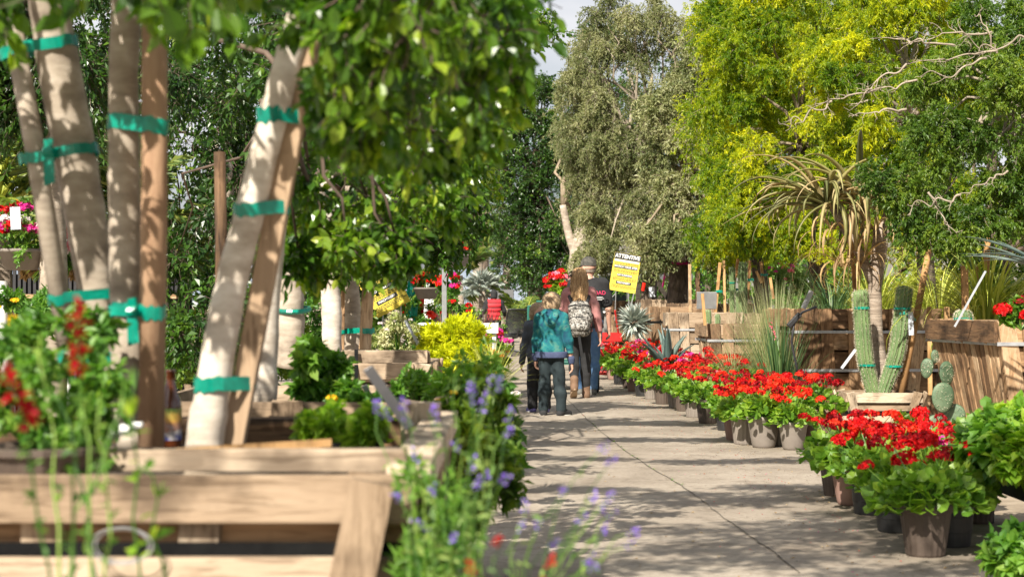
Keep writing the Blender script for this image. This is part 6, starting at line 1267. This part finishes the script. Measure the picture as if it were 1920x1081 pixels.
def wheel(t, c, r, w_, axis='x'):
    Rm = Matrix.Rotation(PI/2, 3, 'Y'); m = MB(); m.lathe([(r*.62, -w_/2), (r*.92, -w_/2), (r, -w_*.3), (r, w_*.3), (r*.92, w_/2), (r*.62, w_/2), (r*.62, -w_/2)], 28, c, rot=Rm); wh = m.build('wheel', M['black'], t, smooth=True)
    m = MB(); m.lathe([(0, -w_*.3), (r*.63, -w_*.3), (r*.63, w_*.3), (0, w_*.3)], 20, c, rot=Rm); m.build('rim', M['steel'], wh)
for (x, y) in ((X0+.02, Yf+.1), (X1+.04, Yf-.35), (X0+.02, Yb-.1), (X1, Yb-.1)): wheel(t, (x, y, .17), .17, .07)
m = MB(); m.tube([(X1+.04, Yf-.35, .17), (X1+.04, Yf-.1, .35), (X1, Yf, Zb)], .012, 6); m.tube([(X0+.1, Yf, Zt), (X0+.1, Yf-.15, Zt+.06), (X1-.1, Yf-.15, Zt+.06), (X1-.1, Yf, Zt)], .014, 6); m.build('handle', gm, t)
redm = pm('red_enamel', [(.40, .012, .012), (.55, .03, .025)], 6, .4, bst=.05)
t = thing('red_wagon', 'small red metal wagon with an upright handle beside the far geraniums', 'wagon', (P(1142, 0, 26.5).x, 26.5, 0)); cx = P(1138, 0, 26.5).x
m = MB()
m.box((cx, 26.6, .58), (.42, .8, .02)); m.box((cx, 26.2, .64), (.42, .015, .12)); m.box((cx, 27.0, .64), (.42, .015, .12)); m.box((cx-.21, 26.6, .64), (.015, .8, .12)); m.box((cx+.21, 26.6, .64), (.015, .8, .12)); m.build('tray', redm, t)
m = MB()
for sx in (-1, 1):
    m.tube([(cx+sx*.18, 26.25, .56), (cx-sx*.1, 26.2, .08)], .012, 6); m.tube([(cx+sx*.18, 26.9, .56), (cx-sx*.1, 26.95, .08)], .012, 6)
m.tube([(cx-.25, 26.2, .08), (cx+.22, 26.2, .08)], .02, 6); m.tube([(cx, 26.2, .08), (cx, 26.95, .08)], .012, 6); m.tube([(cx-.15, 26.95, .08), (cx+.15, 26.95, .08)], .012, 6); m.tube([(cx-.18, 26.25, .56), (cx-.18, 26.9, .56)], .01, 6); m.tube([(cx+.18, 26.25, .56), (cx+.18, 26.9, .56)], .01, 6); m.build('frame', redm, t); m = MB(); m.tube([(cx+.18, 26.3, .6), (cx+.10, 26.1, 1.05)], .016, 6); m.build('handle', redm, t)
for sx in (-1, 1): wheel(t, (cx+sx*.2, 26.3, .09), .09, .04); wheel(t, (cx+sx*.2, 26.9, .09), .09, .04)
# office chair
q = G(962, 667); Yq = q.y; t = thing('office_chair', 'black mesh-backed office chair on castors on the far path', 'chair', q); 
def mesh_fabric():
    m, nt, b = newmat('chair_mesh'); b.inputs['Base Color'].default_value = (.02, .02, .022, 1); b.inputs['Roughness'].default_value = .7; tr_ = nt.nodes.new('ShaderNodeBsdfTransparent'); mi = nt.nodes.new('ShaderNodeMixShader'); mi.inputs[0].default_value = .15
    nt.links.new(b.outputs[0], mi.inputs[1]); nt.links.new(tr_.outputs[0], mi.inputs[2]); nt.links.new(mi.outputs[0], nt.nodes['Material Output'].inputs['Surface']); return m
yaw = Matrix.Rotation(rad(25), 3, 'Z')
def L(x, y, z): return q+yaw@V(x, y, z)
m = MB(); vs = []; fs = []; W_, Hh = 9, 10
for j in range(Hh):
    for i in range(W_):
        u = i/(W_-1)*2-1; v = j/(Hh-1); ww = .235*(.78+.30*math.sin(min(1, v*1.15+.2)*PI/2)-.10*max(0, v-.8)*5*.6); vs.append(L(u*ww, -.24-.10*v+.06*(u*u)+.05*math.sin(v*PI), .52+.52*v))
for j in range(Hh-1):
    for i in range(W_-1): a = j*W_+i; fs.append((a, a+1, a+W_+1, a+W_))
m.add(vs, fs); m.build('backrest', mesh_fabric(), t, smooth=True)
m = MB(); ed = [vs[i] for i in range(W_)]+[vs[j*W_+W_-1] for j in range(1, Hh)]+[vs[(Hh-1)*W_+i] for i in range(W_-2, -1, -1)]+[vs[j*W_] for j in range(Hh-2, -1, -1)]; m.tube(ed, .018, 6); m.build('back_frame', M['black'], t, smooth=True)
m = MB(); m.tube([L(0, -.27, .6), L(0, -.2, .42), L(0, 0, .40)], .025, 8); m.build('back_post', M['black'], t)
m = MB(); m.box(L(0, .02, .46), (.48, .46, .08), yaw); m.build('seat', M['black'], t, bevel=.03)
for sx in (-1, 1): m = MB(); m.tube([L(sx*.22, -.02, .46), L(sx*.29, -.02, .50), L(sx*.30, -.02, .66)], .015, 6); m.box(L(sx*.30, .02, .68), (.06, .26, .03), yaw); m.build('armrest', M['black'], t)
m = MB(); m.lathe([(.03, .10), (.03, .28), (.02, .28), (.02, .42)], 12, q); m.build('gas_column', M['black'], t)
for k in range(5):
    a = 2*PI*k/5+.4; e = L(math.cos(a)*.31, math.sin(a)*.31, .075); m = MB(); m.tube([L(0, 0, .13), e], [.028, .018], 6); lg = m.build('base_leg', M['black'], t)
    m = MB(); m.lathe([(0, -.022), (.028, -.02), (.03, 0), (.028, .02), (0, .022)], 12, e-V(0, 0, .043), rot=Matrix.Rotation(PI/2, 3, 'Y')); m.build('castor', M['black'], lg)
# checkout stand with a dark screen beside the person in red
q = P(945, 560, 42); t = thing('counter_stand', 'black monitor on a thin stand beside the person in the red vest', 'stand', (q.x, 42, 0)); m = MB(); m.box((q.x+.02, 42, P(0, 552, 42).z), (.44, .03, .27), Matrix.Rotation(-.35, 3, 'X')); m.build('screen', M['black'], t, bevel=.01); m = MB(); m.tube([(q.x-.1, 42, 0), (q.x-.1, 42, P(0, 552, 42).z)], .03, 8); m.build('post', M['black'], t); m = MB(); m.box((q.x-.1, 42, .02), (.4, .4, .04)); m.build('foot', M['black'], t)
m = thing('folding_table', 'white-topped table at the far end of the path with small pots', 'table', (P(872, 0, 34).x, 34, 0)); t = m; xx = P(872, 0, 34).x
m = MB(); m.box((xx, 34, .70), (.9, .6, .03)); m.build('tabletop', M['white'], t)
for sx in (-1, 1):
    for sy in (-1, 1): m = MB(); m.box((xx+sx*.4, 34+sy*.25, .345), (.03, .03, .68)); m.build('leg', M['steel'], t)
# ------------------------------------------------------------------ PEOPLE
random.seed(1)
# boy in the teal hoodie
q = G(1034, 778)
t, J = person('person', 'boy in a teal tie-dye hoodie and dark trousers standing with his back to the camera', (q.x, q.y, 0), rad(-4), 1.26, child=True, lf=(-.085, .02, 0), rf=(.105, -.03, 0), lh=(-.17, .10, .58), rh=(.205, .03, .55), foot_yaw=(-.15, .75), head_yaw=rad(-8), sh=.115, wd=.92)
s = J['s']; hemz = .635
cutb = lambda X, Y, Z: hemz-Z
sdf_obj('hoodie', top_prims(J, .015, hem=hemz)+[(J['neck']+V(0, -.03, .015), J['neck']+V(0, -.075, -.06), .075, .06, .04), (J['neck']+V(-.05, -.01, .01), J['neck']+V(.05, -.01, .01), .052, .052, .03), (J['neck']+V(-.055, -.085, -.0), J['neck']+V(0, -.115, -.075), .030, .036, .012), (J['neck']+V(.055, -.085, -.0), J['neck']+V(0, -.115, -.075), .030, .036, .012)], M['tiedye'], t, h=.007, cuts=[cutb], disp=folds(1, .006, 24))
sdf_obj('waistband', [(V(-.045, 0, hemz+.01), V(.045, 0, hemz+.01), .122, .122, .03, .85), (V(-.045, 0, hemz-.03), V(.045, 0, hemz-.03), .116, .116, .03, .85)], M['navy'], t, h=.007, cuts=[lambda X, Y, Z: Z-(hemz+.02), lambda X, Y, Z: (hemz-.045)-Z])
for k in 'LR': sdf_obj('cuff', [(J[k+'el'].lerp(J[k+'hd'], .86), J[k+'el'].lerp(J[k+'hd'], .99), .040, .036, .01)], M['navy'], t, h=.006)
sdf_obj('trousers', leg_prims(J, .012, hem=.04, wide=.008), M['velour'], t, h=.007, cuts=[lambda X, Y, Z: Z-(hemz-.0)], disp=folds(2, .006, 30))
shoes(t, J, M['blackcloth'], M['white_sole'])
hs = J['hs']; hd = J['head']
rr_ = np.random.default_rng(3)
def hairdisp(a, f): return lambda X, Y, Z: a*(np.sin(f*X+2*np.sin(f*.5*Z))*np.sin(f*.8*Y+Z*9)+.6*np.sin(f*1.9*X+f*1.3*Z))
sdf_obj('hair', [(hd+V(0, -.002, .026*hs), hd+V(0, -.012*hs, -.008*hs), .104*hs, .098*hs, .03, 1.08), (hd+V(0, -.04*hs, -.05*hs), hd+V(0, -.045*hs, -.085*hs), .064*hs, .05*hs, .03)], M['hair_boy'], t, h=.005, cuts=[lambda X, Y, Z: (Y-(hd.y+.055*hs))*1.0-np.maximum(0, (Z-(hd.z+.03*hs)))*2.0, lambda X, Y, Z: (hd.z-.035*hs-Z)-np.maximum(0, (hd.y-.01-Y))*.9, lambda X, Y, Z: (hd.z-.115*hs)-Z], disp=hairdisp(.003, 110))
# younger boy in the vest, half hidden behind him
q = G(1011, 772)
t, J = person('person', 'younger fair-haired boy in dark clothes turning his head, half hidden by the boy in teal', (q.x, q.y, 0), rad(6), 1.15, child=True, lf=(-.07, .03, 0), rf=(.07, -.05, 0), lh=(-.17, .12, .52), rh=(.17, .10, .55), foot_yaw=(-.3, .2), head_yaw=rad(-120), sh=.105, wd=.9)
hemz = .56; hd = J['head']; hs = J['hs']
sdf_obj('vest', top_prims(J, .014, sleeve=1.0, hem=hemz), M['vest'], t, h=.008, cuts=[lambda X, Y, Z: .50-Z], disp=folds(4, .005, 40))
sdf_obj('trousers', leg_prims(J, .014, hem=.05, wide=.01), M['blackcloth'], t, h=.008, cuts=[lambda X, Y, Z: Z-.60], disp=folds(5, .005, 30))
shoes(t, J, pm('purple_shoe', [(.06, .05, .16), (.16, .14, .34)], 14, .6, bst=.2), M['white_sole'])
f_ = J['hy']((0, 1, 0))-hd; fx, fy_ = f_.x/hs, f_.y/hs
sdf_obj('hair', [(hd+V(-fx*.012, -fy_*.012, .03*hs), hd+V(-fx*.02*hs, -fy_*.02*hs, -.008*hs), .104*hs, .10*hs, .03, 1.0), (hd+V(-fx*.045, -fy_*.045, -.04*hs), hd+V(-fx*.05, -fy_*.05, -.07*hs), .065*hs, .05*hs, .03)], M['hair_boy'], t, h=.005,
        cuts=[lambda X, Y, Z: ((X-hd.x)*fx+(Y-hd.y)*fy_-.055*hs)-np.maximum(0, (Z-(hd.z+.035*hs)))*2.2, lambda X, Y, Z: (hd.z-.03*hs-Z)-np.maximum(0, -((X-hd.x)*fx+(Y-hd.y)*fy_))*1.2], disp=hairdisp(.003, 110))
# woman with the backpack, mid-stride
q = G(1086, 746)
t, J = person('person', 'woman with long blond hair, pink jacket and a camouflage backpack walking away', (q.x, q.y, 0), rad(-2), 1.58, lf=(-.06, -.14, .03), rf=(.085, .10, 0), lh=(-.23, .22, .92), rh=(.25, .03, .76), foot_yaw=(-.1, .05), lheel=.75, head_yaw=rad(6), sh=.140, wd=.86)
hemz = .80; hd = J['head']; hs = J['hs']
sdf_obj('jacket', top_prims(J, .014, hem=hemz), M['pinkcloth'], t, h=.008, cuts=[lambda X, Y, Z: .81-Z], disp=folds(7, .006, 34))
sdf_obj('leggings', leg_prims(J, .008, hem=.08), M['blackcloth'], t, h=.008, cuts=[lambda X, Y, Z: Z-.93], disp=folds(8, .003, 40))
shoes(t, J, M['brownboot'], M['tan_sole'], boot=.07)
sdf_obj('long_hair', [(hd+V(0, -.004, .022*hs), hd+V(0, -.02, -.01*hs), .110*hs, .108*hs, .03, 1.05), (hd+V(0, -.05, -.03), hd+V(.0, -.10, -.20), .095, .085, .05, .7), (hd+V(-.04, -.075, -.12), hd+V(-.05, -.125, -.30), .055, .045, .05, .7), (hd+V(.04, -.075, -.12), hd+V(.055, -.125, -.31), .058, .045, .05, .7), (hd+V(.0, -.08, -.15), hd+V(.0, -.13, -.32), .06, .05, .05, .7)], M['hair_blond'], t, h=.006,
        cuts=[lambda X, Y, Z: (Y-(hd.y+.05*hs))-np.maximum(0, (Z-(hd.z+.02*hs)))*2.2, lambda X, Y, Z: (hd.z-.335+.05*np.sin(X*46))-Z], disp=lambda X, Y, Z: .004*np.sin(X*230+3*np.sin(Z*12))+.002*np.sin(X*420+Z*20))
m = MB(); r = np.random.default_rng(8); d = unit(r.normal(size=(40, 3))); put(m, d*.02+np.array(tuple(hd+V(-.10, -.05, .03))), d, .035, .5, T_RH, r); m.build('hair_bow', M['blackcloth'], t, world=False)
bp = thing('backpack', 'camouflage backpack with black straps worn by the woman', 'backpack', (q.x, q.y, 0)); bp.rotation_euler = (0, 0, rad(-2)); cz = .985
sdf_obj('bag', [(V(-.055, -.20, cz-.15), V(-.055, -.20, cz+.12), .085, .075, .05, .9), (V(.055, -.20, cz-.15), V(.055, -.20, cz+.12), .085, .075, .05, .9), (V(-.06, -.19, cz-.12), V(.06, -.19, cz+.0), .09, .09, .06, .9)], M['camo'], bp, h=.008, disp=folds(9, .003, 30))
sdf_obj('front_pocket', [(V(-.065, -.275, cz-.11), V(.065, -.275, cz-.11), .055, .055, .03, .7), (V(-.06, -.27, cz-.03), V(.06, -.27, cz-.03), .045, .045, .03, .7)], M['camo'], bp, h=.008)
for z in (cz-.005, cz+.145): m = MB(); m.tube([V(-.135, -.22, z-.02), V(-.10, -.285 if z < cz+.1 else -.265, z), V(0, -.30 if z < cz+.1 else -.28, z+.012), V(.10, -.285 if z < cz+.1 else -.265, z), V(.135, -.22, z-.02)], .006, 6); m.build('zip', M['black'], bp, world=False)
m = MB(); a = [V(-.105, -.10, cz+.13)]
for sx in (-1, 1):
    m.tube([V(sx*.09, -.15, cz+.17), V(sx*.115, -.09, cz+.25), V(sx*.12, .03, cz+.25), V(sx*.13, .13, cz+.14), V(sx*.15, .10, cz-.05), V(sx*.14, -.10, cz-.16)], [.02, .026, .026, .024, .016, .01], 8)
m.tube([V(-.03, -.17, cz+.19), V(0, -.18, cz+.23), V(.03, -.17, cz+.19)], .008, 6); m.build('shoulder_straps', M['blackcloth'], bp, world=False)
m = MB(); m.add([V(-.02, -.24, cz-.22), V(.012, -.24, cz-.22), V(.05, -.20, cz-.46), V(.015, -.20, cz-.47), V(-.02, -.236, cz-.22), V(.012, -.236, cz-.22), V(.05, -.196, cz-.46), V(.015, -.196, cz-.47)], [(0, 1, 2, 3), (7, 6, 5, 4), (0, 4, 5, 1), (2, 6, 7, 3), (1, 5, 6, 2), (0, 3, 7, 4)]); m.build('hanging_strap', M['blackcloth'], bp, world=False)
# man in the cap
q = G(1104, 739)
t, J = person('person', 'man in a dark camouflage cap, black T-shirt and blue jeans walking ahead of the woman', (q.x, q.y, 0), rad(3), 1.72, lf=(-.10, .12, 0), rf=(.04, -.06, 0), lh=(-.25, .26, .97), rh=(.27, .10, .83), foot_yaw=(-.1, -.1), head_yaw=rad(42), sh=.185, wd=.98)
hemz = .86; hd = J['head']; hs = J['hs']; tshirt = sdf_obj('t_shirt', top_prims(J, .02, sleeve=.3, hem=hemz), M['blackcloth'], t, h=.009, cuts=[lambda X, Y, Z: .84-Z], disp=folds(11, .006, 26))
sdf_obj('jeans', leg_prims(J, .012, hem=.04, wide=.014), M['denim'], t, h=.009, cuts=[lambda X, Y, Z: Z-.96], disp=folds(12, .007, 30))
shoes(t, J, M['greyshoe'], M['white_sole'])
hy = J['hy']
sdf_obj('hair', [(hd+V(0, 0, -.0), hd+V(0, -.0, -.03*hs), .098*hs, .090*hs, .03, 1.03)], M['hair_grey'], t, h=.006, cuts=[lambda X, Y, Z: (hd.z-.06*hs)-Z, lambda X, Y, Z: ((X-hd.x)*-math.sin(rad(42))+(Y-hd.y)*math.cos(rad(42)))-.01])
cap = sdf_obj('cap', [(hd+V(0, 0, .035*hs), hd+V(0, 0, .045*hs), .108*hs, .105*hs, .02, 1.05)], M['darkcamo'], t, h=.006, cuts=[lambda X, Y, Z: (hd.z+.022*hs)-Z])
m = MB(); vs = []; n = 14
for i in range(n+1):
    a = -PI/2*.95+PI*.95*i/n; vs += [hy((math.sin(a)*.085, .06+.0, .03)), hy((math.sin(a)*.092, .075+.105*math.cos(a), .018)), hy((math.sin(a)*.092, .075+.105*math.cos(a), .012)), hy((math.sin(a)*.085, .06, .022))]
fs = []
for i in range(n): a = 4*i; fs += [(a, a+1, a+5, a+4), (a+1, a+2, a+6, a+5), (a+2, a+3, a+7, a+6)]
m.add(vs, fs); m.build('brim', M['darkcamo'], cap, world=False)
for tx, z, sz, mt in (('ROAD', 1.285, .068, PET['pink']), ):
    text_obj('shirt_print', tx, sz, mt, tshirt, (.10, -.178, z), (PI/2+.10, 0, 0), bold=.001, thick=.003)
for k, (z, w_) in enumerate(((1.235, .10), (1.218, .13), (1.20, .08))): m = MB(); m.box((.11, -.182+.0, z), (w_, .004, .005), Matrix.Rotation(.06, 3, 'Y')); m.build('shirt_stripe', M['white'], tshirt, world=False)
# far person in the red vest
q = G(926, 666)
t, J = person('person', 'distant person in a red vest and dark clothes standing by the far table', (q.x, q.y, 0), rad(10), 1.47, lf=(-.09, 0, 0), rf=(.09, 0, 0), lh=(-.28, .18, .85), rh=(.28, .2, .9), head_yaw=.2)
hd = J['head']; hs = J['hs']
sdf_obj('jumper', top_prims(J, .014, hem=.75), M['blackcloth'], t, h=.012, cuts=[lambda X, Y, Z: .78-Z]); sdf_obj('red_vest', top_prims(J, .022, sleeve=.0, hem=.78), pm('red_padded_vest', [(.42, .01, .02), (.62, .03, .04)], 6, .7, bst=.2), t, h=.012, cuts=[lambda X, Y, Z: .80-Z, lambda X, Y, Z: np.abs(X)-.15], disp=lambda X, Y, Z: .008*np.sin(Z*60))
sdf_obj('trousers', leg_prims(J, .012), M['blackcloth'], t, h=.012, cuts=[lambda X, Y, Z: Z-.82]); shoes(t, J, M['blackcloth'], M['black'])
sdf_obj('hair', [(hd+V(0, -.006, .02), hd+V(0, -.012, -.04), .106*hs, .10*hs, .03, 1.05)], M['blackcloth'], t, h=.01, cuts=[lambda X, Y, Z: (Y-(hd.y+.05))-np.maximum(0, Z-hd.z-.03)*2])
